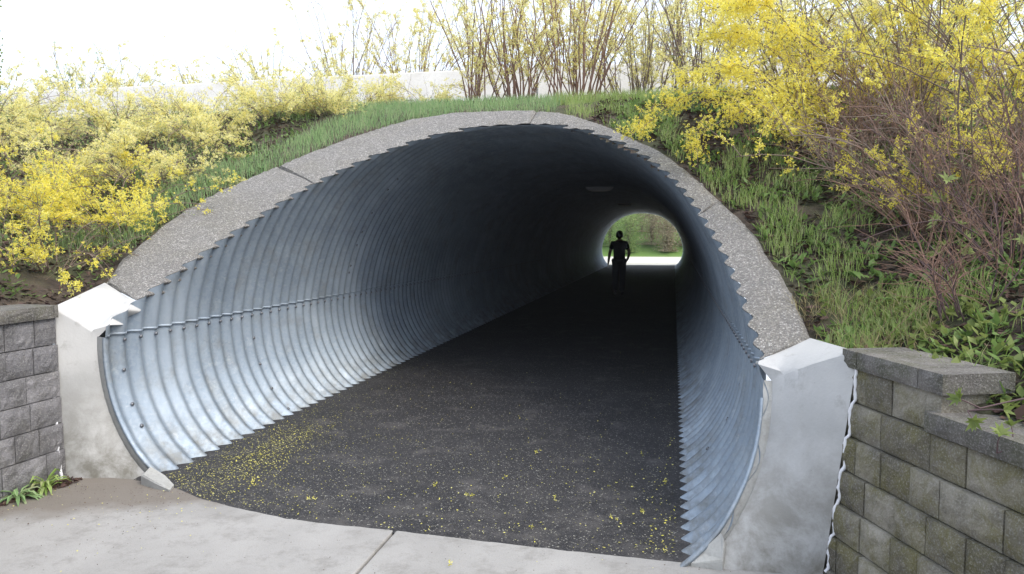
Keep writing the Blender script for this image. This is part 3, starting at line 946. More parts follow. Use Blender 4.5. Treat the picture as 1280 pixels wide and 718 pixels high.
far_spec = [(-6.6, 54, 3.2, 4.2, 'g'), (-4.6, 55, 3.0, 5.0, 'g'), (-3.2, 53.8, 2.6, 3.4, 'g'), (-1.6, 55.3, 3.2, 5.2, 'b'), (-.4, 54, 2.6, 3.2, 'b'), (1.0, 55.2, 3.2, 4.8, 'b'), (2.6, 54.2, 3, 4, 'b'), (-2.4, 58, 5, 5.0, 'b'), (1.2, 58.5, 5.5, 5.4, 'b'), (-6, 59, 5.5, 6, 'g'), (4.6, 56, 4, 5, 'b')]
far_lab = ['leftmost green shrub beyond the far end of the tunnel', 'tall green shrub seen beyond the far end, behind the walking person', 'low light green shrub at the lawn edge beyond the far end', 'tall brown leafless shrub in the middle of the far opening', 'low reddish brown shrub at the lawn edge beyond the far end', 'brown bare shrub filling the right of the far opening', 'brown thicket shrub at the right edge of the far opening', 'wide brown shrub high on the far hillside, middle', 'wide brown shrub high on the far hillside, right', 'big green shrub high on the far hillside, left', 'brown shrub farthest right beyond the tunnel']
for (x, y, w, h, k), lb in zip(far_spec, far_lab):
    zz = max(0, (y - 53) * .35)
    clump_bush('hillside_shrub', lb, 'shrub', (x, y, zz), w, h, M['green_far'] if k == 'g' else M['brown_far'], M['cane'], 3800, .15, 'shrubs on the hillside beyond the tunnel')

# ------------------------------------------------------------------ ceiling lights in the tunnel
for k, (y, lb) in enumerate(((16.6, 'long ceiling light on the tunnel roof, nearer one, unlit'), (25.3, 'small ceiling light on the tunnel roof, farther one, unlit'))):
    zt = 2.58
    L = .62 if k == 0 else .5
    root = tag(empty('ceiling_light', (-1.62, y, zt)), lb, 'ceiling light', 'ceiling lights in the tunnel')
    bm = bmesh.new(); bmesh.ops.create_cube(bm, size=1)
    for v_ in bm.verts: v_.co = Vector((v_.co.x * L * (1 if v_.co.z > 0 else .86), v_.co.y * .16 * (1 if v_.co.z > 0 else .8), v_.co.z * .07))
    bmesh.ops.bevel(bm, geom=bm.edges[:], offset=.01, segments=2, affect='EDGES')
    link('housing', bm_mesh('housing', bm), M['lamp_body'], root, (0, 0, -.03))
    bm = bmesh.new(); bmesh.ops.create_uvsphere(bm, u_segments=16, v_segments=8, radius=1)
    for v_ in bm.verts: v_.co = Vector((v_.co.x * L * .4, v_.co.y * .055, v_.co.z * .035))
    link('lens', bm_mesh('lens', bm, True), M['lamp_lens'], root, (0, 0, -.068))

# ------------------------------------------------------------------ low wall and posts on top of the bank
par = tag(empty('parapet_wall', (-1.5, 11, 3.1)), 'low pale concrete wall running along the top of the bank behind the bushes', 'wall')
x = -26.0; kk = 0
while x < 16:
    L = 2.4
    bm = bmesh.new(); bmesh.ops.create_cube(bm, size=1)
    z0, z1 = 2.95, 3.99 + random.uniform(-.01, .01)
    for v_ in bm.verts: v_.co = Vector((x + L / 2 + v_.co.x * (L - .02), 11.1 + v_.co.y * (.34 if v_.co.z < 0 else .24), z0 if v_.co.z < 0 else z1))
    bmesh.ops.bevel(bm, geom=[e for e in bm.edges], offset=.015, segments=2, affect='EDGES')
    link('wall_section', bm_mesh('wall_section', bm), M['parapet'], par)
    x += L; kk += 1

# ------------------------------------------------------------------ person walking away in the tunnel
def skin_mesh(name, verts, edges, radii, sub=2, root=0):
    me = bpy.data.meshes.new(name); me.from_pydata(verts, edges, []); me.update()
    o = bpy.data.objects.new(name, me); COL.objects.link(o)
    md = o.modifiers.new('skin', 'SKIN'); md.use_smooth_shade = True
    for i_, r_ in enumerate(radii):
        sv = me.skin_vertices[0].data[i_]; sv.radius = r_ if isinstance(r_, tuple) else (r_, r_); sv.use_root = (i_ == root)
    s2 = o.modifiers.new('sub', 'SUBSURF'); s2.levels = sub; s2.render_levels = sub
    dg = bpy.context.evaluated_depsgraph_get()
    me2 = bpy.data.meshes.new_from_object(o.evaluated_get(dg)); me2.name = name
    bpy.data.objects.remove(o)
    for p in me2.polygons: p.use_smooth = True
    return me2
px_, py_ = -1.37, 19.4
person = tag(empty('person', (px_, py_, 0)), 'person in dark clothes walking away deep in the tunnel, seen as a silhouette', 'person')
bv = [(0, 0, .88), (0, 0, 1.02), (0, -.01, 1.18), (0, 0, 1.31), (0, .0, 1.385), (0, .01, 1.44),            # 0-5 pelvis to neck
      (-.085, 0, .85), (-.10, .05, .47), (-.10, .02, .32), (-.10, .02, .27), (-.10, .02, .22),              # left leg 6-10
      (.085, 0, .85), (.085, -.05, .48), (.085, -.08, .32), (.085, -.085, .27), (.085, -.09, .22),                   # right leg trailing 11-15
      (-.165, 0, 1.31), (-.240, -.02, 1.08), (-.275, .02, .86), (-.285, .03, .79),                                # left arm hanging 16-19
      (.165, 0, 1.31), (.262, -.05, 1.09), (.215, .06, .92), (.185, .10, .87)]                                    # right arm bent 20-23
be_ = [(0, 1), (1, 2), (2, 3), (3, 4), (4, 5), (0, 6), (6, 7), (7, 8), (8, 9), (9, 10), (0, 11), (11, 12), (12, 13), (13, 14), (14, 15),
       (3, 16), (16, 17), (17, 18), (18, 19), (3, 20), (20, 21), (21, 22), (22, 23)]
br = [(.14, .10), (.125, .09), (.14, .095), (.15, .095), (.08, .075), (.060, .060), .085, .058, .038, .036, .03, .085, .058, .038, .036, .03,
      .055, .042, .032, .026, .055, .042, .032, .026]
# fingers
def fingers(base, d, side, i0):
    vs, es, rs = [], [], []
    b = Vector(base); d = Vector(d); side = Vector(side)
    for q, (o_, L_) in enumerate(((-.027, .066), (-.009, .078), (.009, .074), (.027, .058))):
        p0 = b + side * o_ * .6; p1 = b + side * o_ + d * .035; p2 = b + side * o_ + d * (.035 + L_ * .55) + Vector((0, .008, 0)); p3 = p2 + d * L_ * .45 + Vector((0, .016, 0))
        vs += [p1, p2, p3]; es += [(i0 - 1, i0 + q * 3), (i0 + q * 3, i0 + q * 3 + 1), (i0 + q * 3 + 1, i0 + q * 3 + 2)]; rs += [.010, .009, .007]
    t0 = b + side * -.035 + d * -.005 + Vector((0, .02, 0)); t1 = t0 + d * .035 + Vector((0, .02, 0)) - side * .01
    vs += [t0, t1]; es += [(i0 - 1, i0 + 12), (i0 + 12, i0 + 13)]; rs += [.011, .009]
    return [tuple(v_) for v_ in vs], es, rs
hv, he, hr = fingers(bv[19], (-.1, .12, -.98), (.0, 1, .1), 20)
# keep right-arm indices: append left fingers at the end instead
def app(base_i, d, side):
    global bv, be_, br
    i0 = len(bv); vs, es, rs = fingers(bv[base_i], d, side, i0)
    es = [(base_i if a == i0 - 1 else a, b_) for a, b_ in es]
    bv += vs; be_ += es; br += rs
app(19, (-.1, .12, -.98), (.0, 1, .1)); app(23, (-.35, .35, -.85), (.3, .9, .1))
link('body', skin_mesh('body', bv, be_, br, 1), M['skin'], person, (0, 0, 0))
bm = bmesh.new(); bmesh.ops.create_uvsphere(bm, u_segments=24, v_segments=18, radius=1)
for v_ in bm.verts:
    c = v_.co; yy = c.y
    q = Vector((c.x * .074 * (1 - .18 * max(0, -c.z)), yy * .092, c.z * .112))
    if yy > .0 and c.z < -.2: q.y += .006
    v_.co = q
def blob(bm, c, s):
    r_ = bmesh.ops.create_uvsphere(bm, u_segments=8, v_segments=6, radius=1)
    for v_ in r_['verts']: v_.co = Vector((v_.co.x * s[0], v_.co.y * s[1], v_.co.z * s[2])) + Vector(c)
blob(bm, (0, .095, -.012), (.012, .018, .022)); blob(bm, (-.076, 0, -.005), (.008, .017, .028)); blob(bm, (.076, 0, -.005), (.008, .017, .028))
blob(bm, (-.028, .082, .012), (.012, .010, .008)); blob(bm, (.028, .082, .012), (.012, .010, .008)); blob(bm, (0, .086, -.05), (.022, .010, .007))
link('head', bm_mesh('head', bm, True), M['skin'], person, (0, .015, 1.515))
bm = bmesh.new(); bmesh.ops.create_uvsphere(bm, u_segments=24, v_segments=18, radius=1)
for v_ in list(bm.verts):
    if v_.co.y > .45 and v_.co.z < .35 or v_.co.z < -.62: bm.verts.remove(v_)
for v_ in bm.verts:
    w_ = 1 + .06 * noise.noise(v_.co * 4); v_.co = Vector((v_.co.x * .092 * w_, v_.co.y * .108 * w_, v_.co.z * .126 * w_))
link('hair', bm_mesh('hair', bm, True), M['hair'], person, (0, .008, 1.522))
sv_ = [(0, 0, .84), bv[0], bv[1], bv[2], bv[3], (0, 0, 1.375), bv[16], (-.215, -.012, 1.15), bv[20], (.228, -.035, 1.15)]
link('shirt', skin_mesh('shirt', sv_, [(0, 1), (1, 2), (2, 3), (3, 4), (4, 5), (4, 6), (6, 7), (4, 8), (8, 9)], [(.165, .125), (.172, .128), (.158, .118), (.170, .12), (.172, .12), (.105, .095), .078, .066, .078, .066], 1), M['shirt'], person, (0, 0, 0))
tv_ = [(0, 0, .92)] + bv[6:8] + [(-.10, .02, .06)] + bv[11:13] + [(.085, -.12, .06)]
link('trousers', skin_mesh('trousers', tv_, [(0, 1), (1, 2), (2, 3), (0, 4), (4, 5), (5, 6)], [(.155, .115), .115, .09, .072, .115, .09, .072], 1), M['trousers'], person, (0, 0, 0))
for k, (fx, fy, fz) in enumerate(((-.10, .05, 0), (.085, -.08, .0))):
    bm = bmesh.new(); bmesh.ops.create_uvsphere(bm, u_segments=12, v_segments=8, radius=1)
    for v_ in bm.verts: v_.co = Vector((v_.co.x * .048, v_.co.y * .135, max(v_.co.z, -.7) * .05))
    link('shoe', bm_mesh('shoe', bm, True), M['trousers'], person, (fx, fy, fz + .038))

# ------------------------------------------------------------------ plants
def visible_slope(n, x0, x1, y0, y1):
    x = RNG.uniform(x0, x1, n); y = RNG.uniform(y0, y1, n); return x, y
def on_bank(x, y, margin=.02):
    """true on the open bank: outside the ring, castings and walls"""
    u, v_ = x, (y - 4.35) / BEV * SL
    front = 1.1 + (y - 4.35) / BEV
    inn = in_poly(u, v_, np.vstack([(ouv - [CX, .2]) * (1 + margin) + [CX, .2], [[.95, -2.5], [-4.2, -2.5]]])) & (front < 3.2)
    dl = -3.8 - x; dr = (x - .8) * .939 + (y - 3.6) * .344
    ok_low = (dl > .16) | (dr > .15)
    return np.where(y < 4.5, ok_low, ~inn)
def fbm(x, y, s, o=0): return np.array([noise.noise(Vector((a * s, b * s, o))) for a, b in zip(x, y)])
def dist_ring(x, y):
    P = np.stack([x, (y - 4.35) / BEV * SL], 1)
    d = np.full(len(x), 9.)
    for q in ouv[::2]: d = np.minimum(d, np.hypot(P[:, 0] - q[0], P[:, 1] - q[1]))
    return d

def grass_patch(name, label, n, region, keep, mat, hmin, hmax, w=.005, lean=.35):
    x, y = visible_slope(n, *region)
    ok = on_bank(x, y, .01); x, y = x[ok], y[ok]
    k = keep(x, y); x, y = x[k], y[k]
    b = np.stack([x, y, Hs(x, y) - .01], 1)
    m = len(x); ln = RNG.normal(size=(m, 3)) * lean; ln[:, 2] = 0; ln[:, 1] -= .1
    g = Geo(); g.blades(b, RNG.uniform(hmin, hmax, m) , w, ln)
    o = g.build(name, mat); tag(o, label, 'grass', kind='stuff'); return o
def keep_ring(wd, s=2.0):
    def f(x, y):
        d = dist_ring(x, y); nz = fbm(x, y, s, 3)
        return d < wd * (1 + .9 * nz)
    return f
grass_patch('grass', 'fresh blue green grass along the left and upper edge of the concrete ring', 36000, (-5.0, -1.2, 5.0, 8.9), lambda x, y: (dist_ring(x, y) < .62 * (1 + .9 * fbm(x, y, 1.6, 3))) | ((y > 8.05) & (y < 8.75)), M['grass_blue'], .06, .15)
grass_patch('grass', 'bright green grass along the upper right edge of the concrete ring', 36000, (-1.3, 1.9, 3.9, 8.9), lambda x, y: (dist_ring(x, y) < .65 * (1 + 1.2 * fbm(x, y, 1.8, 5))) & (fbm(x, y, 3.6, 6) > -.05) | ((y > 8.0) & (y < 8.7) & (x < .6)), M['grass'], .06, .17)
grass_patch('grass', 'thin scattered grass across the weedy right bank', 14000, (.6, 4.5, 2.4, 9.2), lambda x, y: fbm(x, y, 2.6, 8) > .02, M['grass'], .05, .13)
grass_patch('grass', 'thin scattered grass between the yellow shrubs on the left bank', 36000, (-13, -3.9, 3.5, 9.2), lambda x, y: fbm(x, y, 1.3, 9) > .05, M['grass_blue'], .05, .12)
grass_patch('dry_grass', 'tuft of dry straw coloured grass behind the right cast block', 900, (.66, 1.25, 3.75, 4.6), lambda x, y: fbm(x, y, 3, 2) > -.2, M['straw'], .05, .16, .004, .9)

def leaf_cover(name, label, cat, n, region, keep, mat, L, W, up=.5, zoff=.01):
    x, y = visible_slope(n, *region); ok = on_bank(x, y, .015); x, y = x[ok], y[ok]
    k = keep(x, y); x, y = x[k], y[k]; m = len(x)
    b = np.stack([x, y, Hs(x, y) + zoff], 1)
    d = rand_dirs(m); d[:, 2] = abs(d[:, 2]) * up + up * .4; d = unit(d)
    g = Geo(); g.kites(b, d, unit(np.cross(d, np.stack([0 * x, 0 * x, 1 + 0 * x], 1)) + RNG.normal(size=(m, 3)) * .25), RNG.uniform(*L, m), RNG.uniform(*W, m), lift=.06)
    o = g.build(name, mat); tag(o, label, cat, kind='stuff'); return o
leaf_cover('weeds', 'low broad leaved weeds covering the right bank', 'weeds', 34000, (-.6, 4.5, 2.4, 9), lambda x, y: fbm(x, y, 3.5, 12) > -.02, M['weed'], (.04, .10), (.014, .04))
leaf_cover('weeds', 'low mixed weeds under the yellow shrubs of the left bank', 'weeds', 26000, (-13, -3.8, 3.3, 9.3), lambda x, y: fbm(x, y, 2.1, 14) > -.05, M['weed'], (.03, .08), (.012, .03))
leaf_cover('leaf_litter', 'brown and purple dead leaves on the soil of the right bank', 'dead leaves', 40000, (-.8, 4.5, 2.2, 8.9), lambda x, y: fbm(x, y, 2.8, 17) > -.4, M['dead'], (.03, .065), (.02, .045), .12)
leaf_cover('leaf_litter', 'dark dead leaves on the soil of the left bank', 'dead leaves', 40000, (-13, -3.8, 3.3, 9.3), lambda x, y: fbm(x, y, 2.4, 19) > -.4, M['dead'], (.03, .06), (.02, .04), .12)
leaf_cover('leaf_litter', 'reddish dead stems and leaves at the foot of the canes along the crest', 'dead leaves', 7000, (-4.5, 1.5, 8.5, 9.6), lambda x, y: fbm(x, y, 1.2, 23) > -.05, M['dead'], (.05, .11), (.02, .04), 1.2)

# broad leaf clumps (docks) that stand out on the right bank
def rosette(name, label, loc, n, L, W, mat, group, up=.75):
    root = tag(empty(name, loc), label, 'plant', group)
    for k in range(1):
        g = Geo(); az = RNG.uniform(0, 2 * np.pi, n); el = RNG.uniform(.35, 1.25, n) * up
        d = np.stack([np.cos(az) * np.cos(el), np.sin(az) * np.cos(el), np.sin(el)], 1)
        side = unit(np.cross(d, [0, 0, 1.]))
        # two segment leaf: rises then bends
        Ls = RNG.uniform(*L, n)[:, None]; Ws = RNG.uniform(*W, n)[:, None]
        b = np.array(loc)[None] + d * .005
        m1 = b + d * Ls * .4; d2 = unit(d + np.array([0, 0, -.7])); m2 = m1 + d2 * Ls * .35; t = m2 + unit(d + np.array([0, 0, -1.3])) * Ls * .3
        v = np.stack([b, m1 - side * Ws * .42, m2 - side * Ws * .5, t, m2 + side * Ws * .5, m1 + side * Ws * .42, m1 - [0, 0, .004], m2 - [0, 0, .006]], 1).reshape(-1, 3)
        i_ = np.arange(n)[:, None] * 8
        n0 = g.n; g.v.append(v); g.n += 8 * n
        g.f4 += [n0 + i_ + np.array([[1, 2, 7, 6]]), n0 + i_ + np.array([[6, 7, 4, 5]])]
        g.f3 += [n0 + i_ + np.array([[0, 1, 6]]), n0 + i_ + np.array([[0, 6, 5]]), n0 + i_ + np.array([[2, 3, 7]]), n0 + i_ + np.array([[7, 3, 4]])]
        g.build('leaves', mat, root)
    return root
def zt(x, y): return float(Hs(x, y))
dock = [((.93, 4.25), 'leafy green dock plant just above the corner of the right cast block'), ((1.0, 4.75), 'broad leaved dock beside the lower end of the concrete ring'), ((.88, 5.1), 'broad leaved dock close to the right flank of the ring, above the dry tuft'),
        ((1.2, 4.35), 'green leafy plant behind the first cap stone'), ((1.45, 4.6), 'leafy plant between the dock and the bare red shrub'), ((.72, 5.75), 'green leafy plant high beside the ring under the flowering spray')]
for (x, y), lb in dock: rosette('dock_plant', lb, (x, y, zt(x, y)), 11, (.10, .19), (.03, .05), M['weed'], 'dock plants on the right bank')
rosette('leafy_weed', 'feathery green weed growing from the foot of the grey block wall', (-3.69, 3.73, .0), 40, (.11, .19), (.012, .022), M['grass'], 'weeds at the foot of the left wall', 1.0)
rosette('leafy_weed', 'green weed at the left edge of the picture beside the grey block wall', (-3.71, 3.55, .0), 34, (.10, .17), (.012, .022), M['grass_blue'], 'weeds at the foot of the left wall', .9)
g = Geo()
x = RNG.uniform(-3.9, -3.60, 900); y = RNG.uniform(3.3, 3.92, 900); b = np.stack([x, y, 0 * x + .006], 1); d = rand_dirs(900); d[:, 2] = abs(d[:, 2]) * .3; d = unit(d)
kk = (x + 3.60) * -1 + (y - 3.6) * .25 > .06
g.kites(b[kk], d[kk], perp(d[kk]), .03, .02)
tag(g.build('leaf_litter', M['dead']), 'dark crumbled leaves and soil at the foot of the left wall', 'dead leaves', kind='stuff')

# ---- forsythia and bare shrubs
def blossoms(g, pts, size=.017, spread=.012, per=1, droop=.2):
    """four narrow petals each"""
    m = len(pts)
    ax = rand_dirs(m); ax[:, 2] -= droop; ax = unit(ax)
    a = perp(ax); b = np.cross(ax, a)
    base = pts + RNG.normal(size=(m, 3)) * spread
    for q in range(4):
        an = q * np.pi / 2
        d = unit(ax * .75 + (math.cos(an) * a + math.sin(an) * b))
        side = unit(np.cross(d, ax))
        sz = size * RNG.uniform(.75, 1.3, m)
        g.kites(base, d, side, sz, sz * .42, mid=.55)
def cane(base, d0, L, droop, wig, n=9):
    """arching cane as polyline"""
    p = np.array(base, float); d = unit(np.array(d0, float)); out = [p.copy()]
    st = L / (n - 1)
    for k in range(n - 1):
        d = unit(d + np.array([0, 0, -droop * (k + 1) / n]) + RNG.normal(size=3) * wig)
        p = p + d * st; out.append(p.copy())
    return np.array(out)
def resample(P, m):
    s = np.r_[0, np.cumsum(np.linalg.norm(np.diff(P, axis=0), axis=1))]; u = np.sort(RNG.uniform(0, s[-1], m))
    return np.stack([np.interp(u, s, P[:, k]) for k in range(3)], 1), u / s[-1]
def shrub(name, label, loc, ncane, L, spread, droop, flowers, cat='shrub', group=None, mat_c='cane', mat_f='forsythia', r0=.007, twigs=5, bias=(0, 0), bloom_from=.25, fsize=.017, wig=.10, up=1.0, tw_l=.28, rad=.10, clump=True, mat_t=None):
    root = tag(empty(name, loc), label, cat, group)
    s = Geo(); t = Geo(); fpos = []
    for k in range(ncane):
        az = RNG.uniform(0, 2 * np.pi); sp = spread * RNG.uniform(.15, 1)
        base = np.array(loc) + np.array([math.cos(az), math.sin(az), 0]) * rad * RNG.uniform(0, 1)
        d0 = np.array([math.cos(az) * sp + bias[0], math.sin(az) * sp + bias[1], up])
        l_ = L * RNG.uniform(.6, 1.1)
        P = cane(base, d0, l_, droop, wig); s.tube(P, np.linspace(r0, r0 * .35, len(P)) * RNG.uniform(.7, 1.2), 4)
        q, u = resample(P, 14); fpos.append((q[u > bloom_from], 1))
        qs, us = resample(P, twigs)
        for a, uu in zip(qs, us):
            if uu < .15: continue
            d = unit(rand_dirs(1)[0] + np.array([0, 0, .5]) + (P[-1] - P[0]) / l_ * .6)
            T = cane(a, d, tw_l * RNG.uniform(.5, 1.3), droop * .6, wig * 1.3, 5); t.tube(T, np.linspace(r0 * .4, r0 * .18, 5), 3)
            fpos.append((resample(T, 10)[0], 1))
    tag(s.build('canes', M[mat_c], root), kind='stuff')
    if t.n: tag(t.build('twigs', M[mat_t or mat_c], root), kind='stuff')
    if flowers and cat == 'shrub':
        F0 = np.concatenate([a for a, _ in fpos]); m_ = int(flowers * .35)
        c_ = F0[RNG.integers(0, len(F0), m_)] + RNG.normal(size=(m_, 3)) * .03; c_[:, 2] -= .04; d_ = rand_dirs(m_); gl = Geo()
        gl.kites(c_, d_, perp(d_), .022, .009); tag(gl.build('young_leaves', M['pale_leaf'], root), kind='stuff')
    if flowers:
        F_ = np.concatenate([a for a, _ in fpos])
        if clump:
            nz = np.array([noise.noise(Vector(p * 3.0)) for p in F_]); F_ = F_[nz > -.12]
        F_ = F_[RNG.integers(0, len(F_), flowers)]
        g = Geo(); blossoms(g, F_, fsize, .016); tag(g.build('blossoms', M[mat_f], root), kind='stuff')
    return root, fpos

LG = 'low yellow flowering shrubs on the left bank'
left_bushes = [
 (-4.45, 4.6, .8, 900, 'small yellow shrub nearest the left cast block, with few flowers'),
 (-4.55, 5.3, 1.0, 1700, 'yellow shrub beside the ring above the left cast block'),
 (-5.3, 5.2, 1.0, 1600, 'sprawling yellow shrub at the left edge over the grey wall'),
 (-4.9, 6.2, 1.0, 2200, 'yellow shrub with a drooping spray at the widest point of the ring'),
 (-5.9, 6.1, 1.1, 2200, 'dense yellow shrub in the middle of the left bank'),
 (-6.8, 6.3, 1.1, 2000, 'yellow shrub at the far left, halfway up the bank'),
 (-5.8, 7.2, 1.1, 2200, 'yellow shrub in the second row behind the dense middle one'),
 (-4.95, 7.2, 1.0, 1900, 'yellow shrub on the grass above the first ring joint'),
 (-7.1, 7.3, 1.2, 2400, 'wide pale yellow shrub high on the left bank'),
 (-4.5, 7.9, .9, 1900, 'yellow shrub near the crest, left of the grass strip'),
 (-3.85, 8.0, .75, 1500, 'low yellow shrub leaning over the ring at the upper left'),
 (-6.2, 8.4, .6, 1300, 'pale yellow shrub on the crest in front of the low wall'),
 (-8.3, 8.3, .7, 1300, 'pale yellow shrub on the crest at the far left'),
 (-5.0, 8.9, .6, 1100, 'pale yellow crest shrub left of the cane clumps'),
 (-7.4, 9.2, .55, 800, 'pale yellow shrub close in front of the low wall on the left'),
 (-3.9, 9.0, .9, 1500, 'pale yellow shrub on the crest between the leaning low one and the canes'),
 (-3.1, 9.2, .8, 1100, 'small pale yellow shrub just left of the thin pale canes')]
for k, (x, y, L, nf, lb) in enumerate(left_bushes):
    shrub('forsythia_shrub', lb, (x, y, zt(x, y)), 32, L * (.9 if y < 7.1 else .68), 1.7, .28, int(nf * 2.2), group=LG, mat_f='forsythia' if y < 5.8 else 'forsythia_glare', r0=.005, twigs=6, up=.75, tw_l=.26, rad=.22, fsize=.019, bias=(.15, -.15))
# row of bushes beyond the low wall
RG = 'pale yellow shrubs beyond the low wall'
row = [(-13.3, 'at the left edge of the picture'), (-11.9, 'second from the left edge'), (-10.5, 'third from the left edge'), (-8.9, 'fourth from the left edge'), (-7.3, 'fifth from the left edge'), (-5.9, 'sixth from the left edge'), (-4.5, 'the bright one left of the canes'), (-3.1, 'behind the thin pale canes'), (-1.7, 'right above the top of the ring'), (-.3, 'behind the right cane clump'), (1.2, 'behind the overhanging flowers'), (2.7, 'behind the bare twigs at the upper right'), (4.2, 'at the right edge of the picture')]
for k, (x, lb) in enumerate(row):
    y = 12.6 + .5 * (k % 2)
    tall = 1.0 if x < -6.5 else 1.5
    shrub('forsythia_shrub', 'yellow shrub beyond the low wall, ' + lb, (x, y, zt(x, y)), int(30 * tall), 1.5 * tall, .8 if tall == 1 else .6, .14 if tall == 1 else .06, int(3400 * tall), group=RG, mat_c='cane' if tall == 1 else 'cane_red', bloom_from=.15, mat_f='forsythia_glare', r0=.007, twigs=6, rad=.35, fsize=.024)
# upright cane clumps on the crest
CG = 'upright cane clumps on the crest of the bank'
for (x, y, L, n_, nf, lb) in ((-2.45, 9.0, 1.6, 18, 700, 'thin clump of pale upright canes at the left end of the crest grass'), (-1.85, 9.1, 1.9, 30, 1100, 'upright cane clump above the top of the ring, left of the ring joint'), (-1.15, 9.0, 2.1, 40, 1500, 'thick brown cane clump directly above the ring joint'),
                          (-.42, 9.1, 1.35, 30, 700, 'shorter dark cane clump between the two thick ones'), (.22, 9.0, 2.0, 44, 1200, 'thick grey brown cane clump left of the overhanging flowers')):
    shrub('cane_shrub', lb, (x, y, zt(x, y)), n_, L, .5, .02, nf * 3, group=CG, mat_c='cane_red' if x < -1 else 'cane', mat_f='forsythia_glare', r0=.009, twigs=5, bloom_from=.45, fsize=.022, tw_l=.35, rad=.34, wig=.09)
shrub('young_tree', 'spindly young tree with a few pale leaves beyond the low wall at the left', (-11.1, 12.2, 3.6), 5, 1.5, .35, .0, 260, cat='tree', mat_f='pale_leaf', r0=.012, twigs=7, fsize=.03)
# tall leafy creeper covered post at the left edge
cp = tag(empty('creeper_post', (-9.02, 8.6, zt(-9.02, 8.6))), 'thin upright post wrapped in pale green creeper at the left edge', 'post')
g = Geo(); g.tube([(-9.02, 8.6, 2.9), (-9.02, 8.6, 5.2)], .022, 6); g.build('pole', M['cane_pale'], cp)
g = Geo(); m = 900; c = np.stack([-9.02 + RNG.normal(size=m) * .035, 8.6 + RNG.normal(size=m) * .035, RNG.uniform(3.0, 5.2, m)], 1); d = rand_dirs(m); g.kites(c, d, perp(d), .045, .03)
tag(g.build('creeper', M['young_leaf'], cp), kind='stuff')

# big forsythia and bare shrubs at the right
def arch(root, pts, r0, nfl, mat_c='cane', tw=14, twl=.22, fs=.019, G=None, T=None, S=None, dens=1):
    P = catmull(pts, 22); P += RNG.normal(size=P.shape) * .006
    S.tube(P, np.linspace(r0, r0 * .3, 22), 5)
    q, u = resample(P, tw); cl = []
    for a, uu in zip(q, u):
        if uu < .2: continue
        d = unit(unit(P[-1] - P[0]) * .7 + rand_dirs(1)[0] + np.array([0, 0, .1]))
        Tn = cane(a, d, twl * RNG.uniform(.4, 1.3) * (1.2 - uu * .6), .35, .15, 5); T.tube(Tn, np.linspace(r0 * .35, r0 * .2, 5), 3); cl.append(resample(Tn, 12)[0])
    q2, u2 = resample(P, 60); cl.append(q2[u2 > .25])
    cl = np.concatenate(cl); cl = cl[RNG.integers(0, len(cl), nfl)]
    blossoms(G, cl, fs, .034, droop=.3)
big = tag(empty('forsythia_shrub', (1.25, 6.4, zt(1.25, 6.4))), 'large yellow forsythia arching over the right shoulder of the ring', 'shrub', 'large forsythias on the right bank')
S, T, G = Geo(), Geo(), Geo()
b0 = np.array([1.25, 6.4, zt(1.25, 6.4)])
arches = [  # tips hang over the ring
 ([(1.2, 6.4, 2.05), (.7, 6.35, 2.6), (.15, 6.3, 2.68), (-.20, 6.2, 2.46), (-.38, 6.15, 2.30)], 900), ([(1.2, 6.4, 2.05), (.75, 6.2, 2.5), (.35, 6.1, 2.42), (.10, 6.0, 2.2)], 650),
 ([(1.25, 6.5, 2.1), (.8, 6.5, 2.75), (.3, 6.4, 2.85), (-.05, 6.3, 2.68)], 800), ([(1.25, 6.4, 2.05), (.9, 6.3, 2.8), (.5, 6.2, 3.1), (.2, 6.1, 3.05)], 1000),
 ([(1.3, 6.4, 2.05), (1.0, 6.3, 2.9), (.7, 6.1, 3.25), (.35, 5.9, 3.2)], 1100), ([(1.3, 6.5, 2.1), (.9, 6.6, 3.0), (.55, 6.5, 3.4), (.2, 6.4, 3.35)], 1000),
 ([(1.2, 6.3, 2.0), (.85, 6.0, 2.5), (.5, 5.8, 2.75), (.2, 5.7, 2.7)], 700)]
for pts, nf in arches: arch(big, pts, .009, int(nf * 1.5), G=G, T=T, S=S, tw=34, twl=.3)
tag(S.build('canes', M['cane'], big), kind='stuff'); tag(T.build('twigs', M['cane'], big), kind='stuff'); tag(G.build('blossoms', M['forsythia'], big), kind='stuff')
BG = 'large forsythias on the right bank'
for (x, y, L, nc, nf, mf, lb) in ((1.9, 6.9, 1.7, 44, 8000, 'forsythia', 'tall yellow forsythia behind the bare red stems'), (2.6, 6.0, 1.8, 40, 7600, 'forsythia', 'yellow forsythia at the upper right edge'), (1.1, 7.7, 1.6, 38, 7500, 'forsythia_glare', 'pale bright forsythia on the crest above the arching spray'),
                                  (2.3, 8.0, 1.7, 40, 7500, 'forsythia_glare', 'pale forsythia on the crest at the upper right'), (1.75, 5.2, 1.4, 16, 2200, 'forsythia', 'sparse yellow forsythia over the bare red shrub')):
    shrub('forsythia_shrub', lb, (x, y, zt(x, y)), nc, L, .85, .16, nf, group=BG, mat_f=mf, r0=.009, twigs=8, bias=(-.25, -.1), bloom_from=.4, fsize=.021, tw_l=.34, rad=.25)
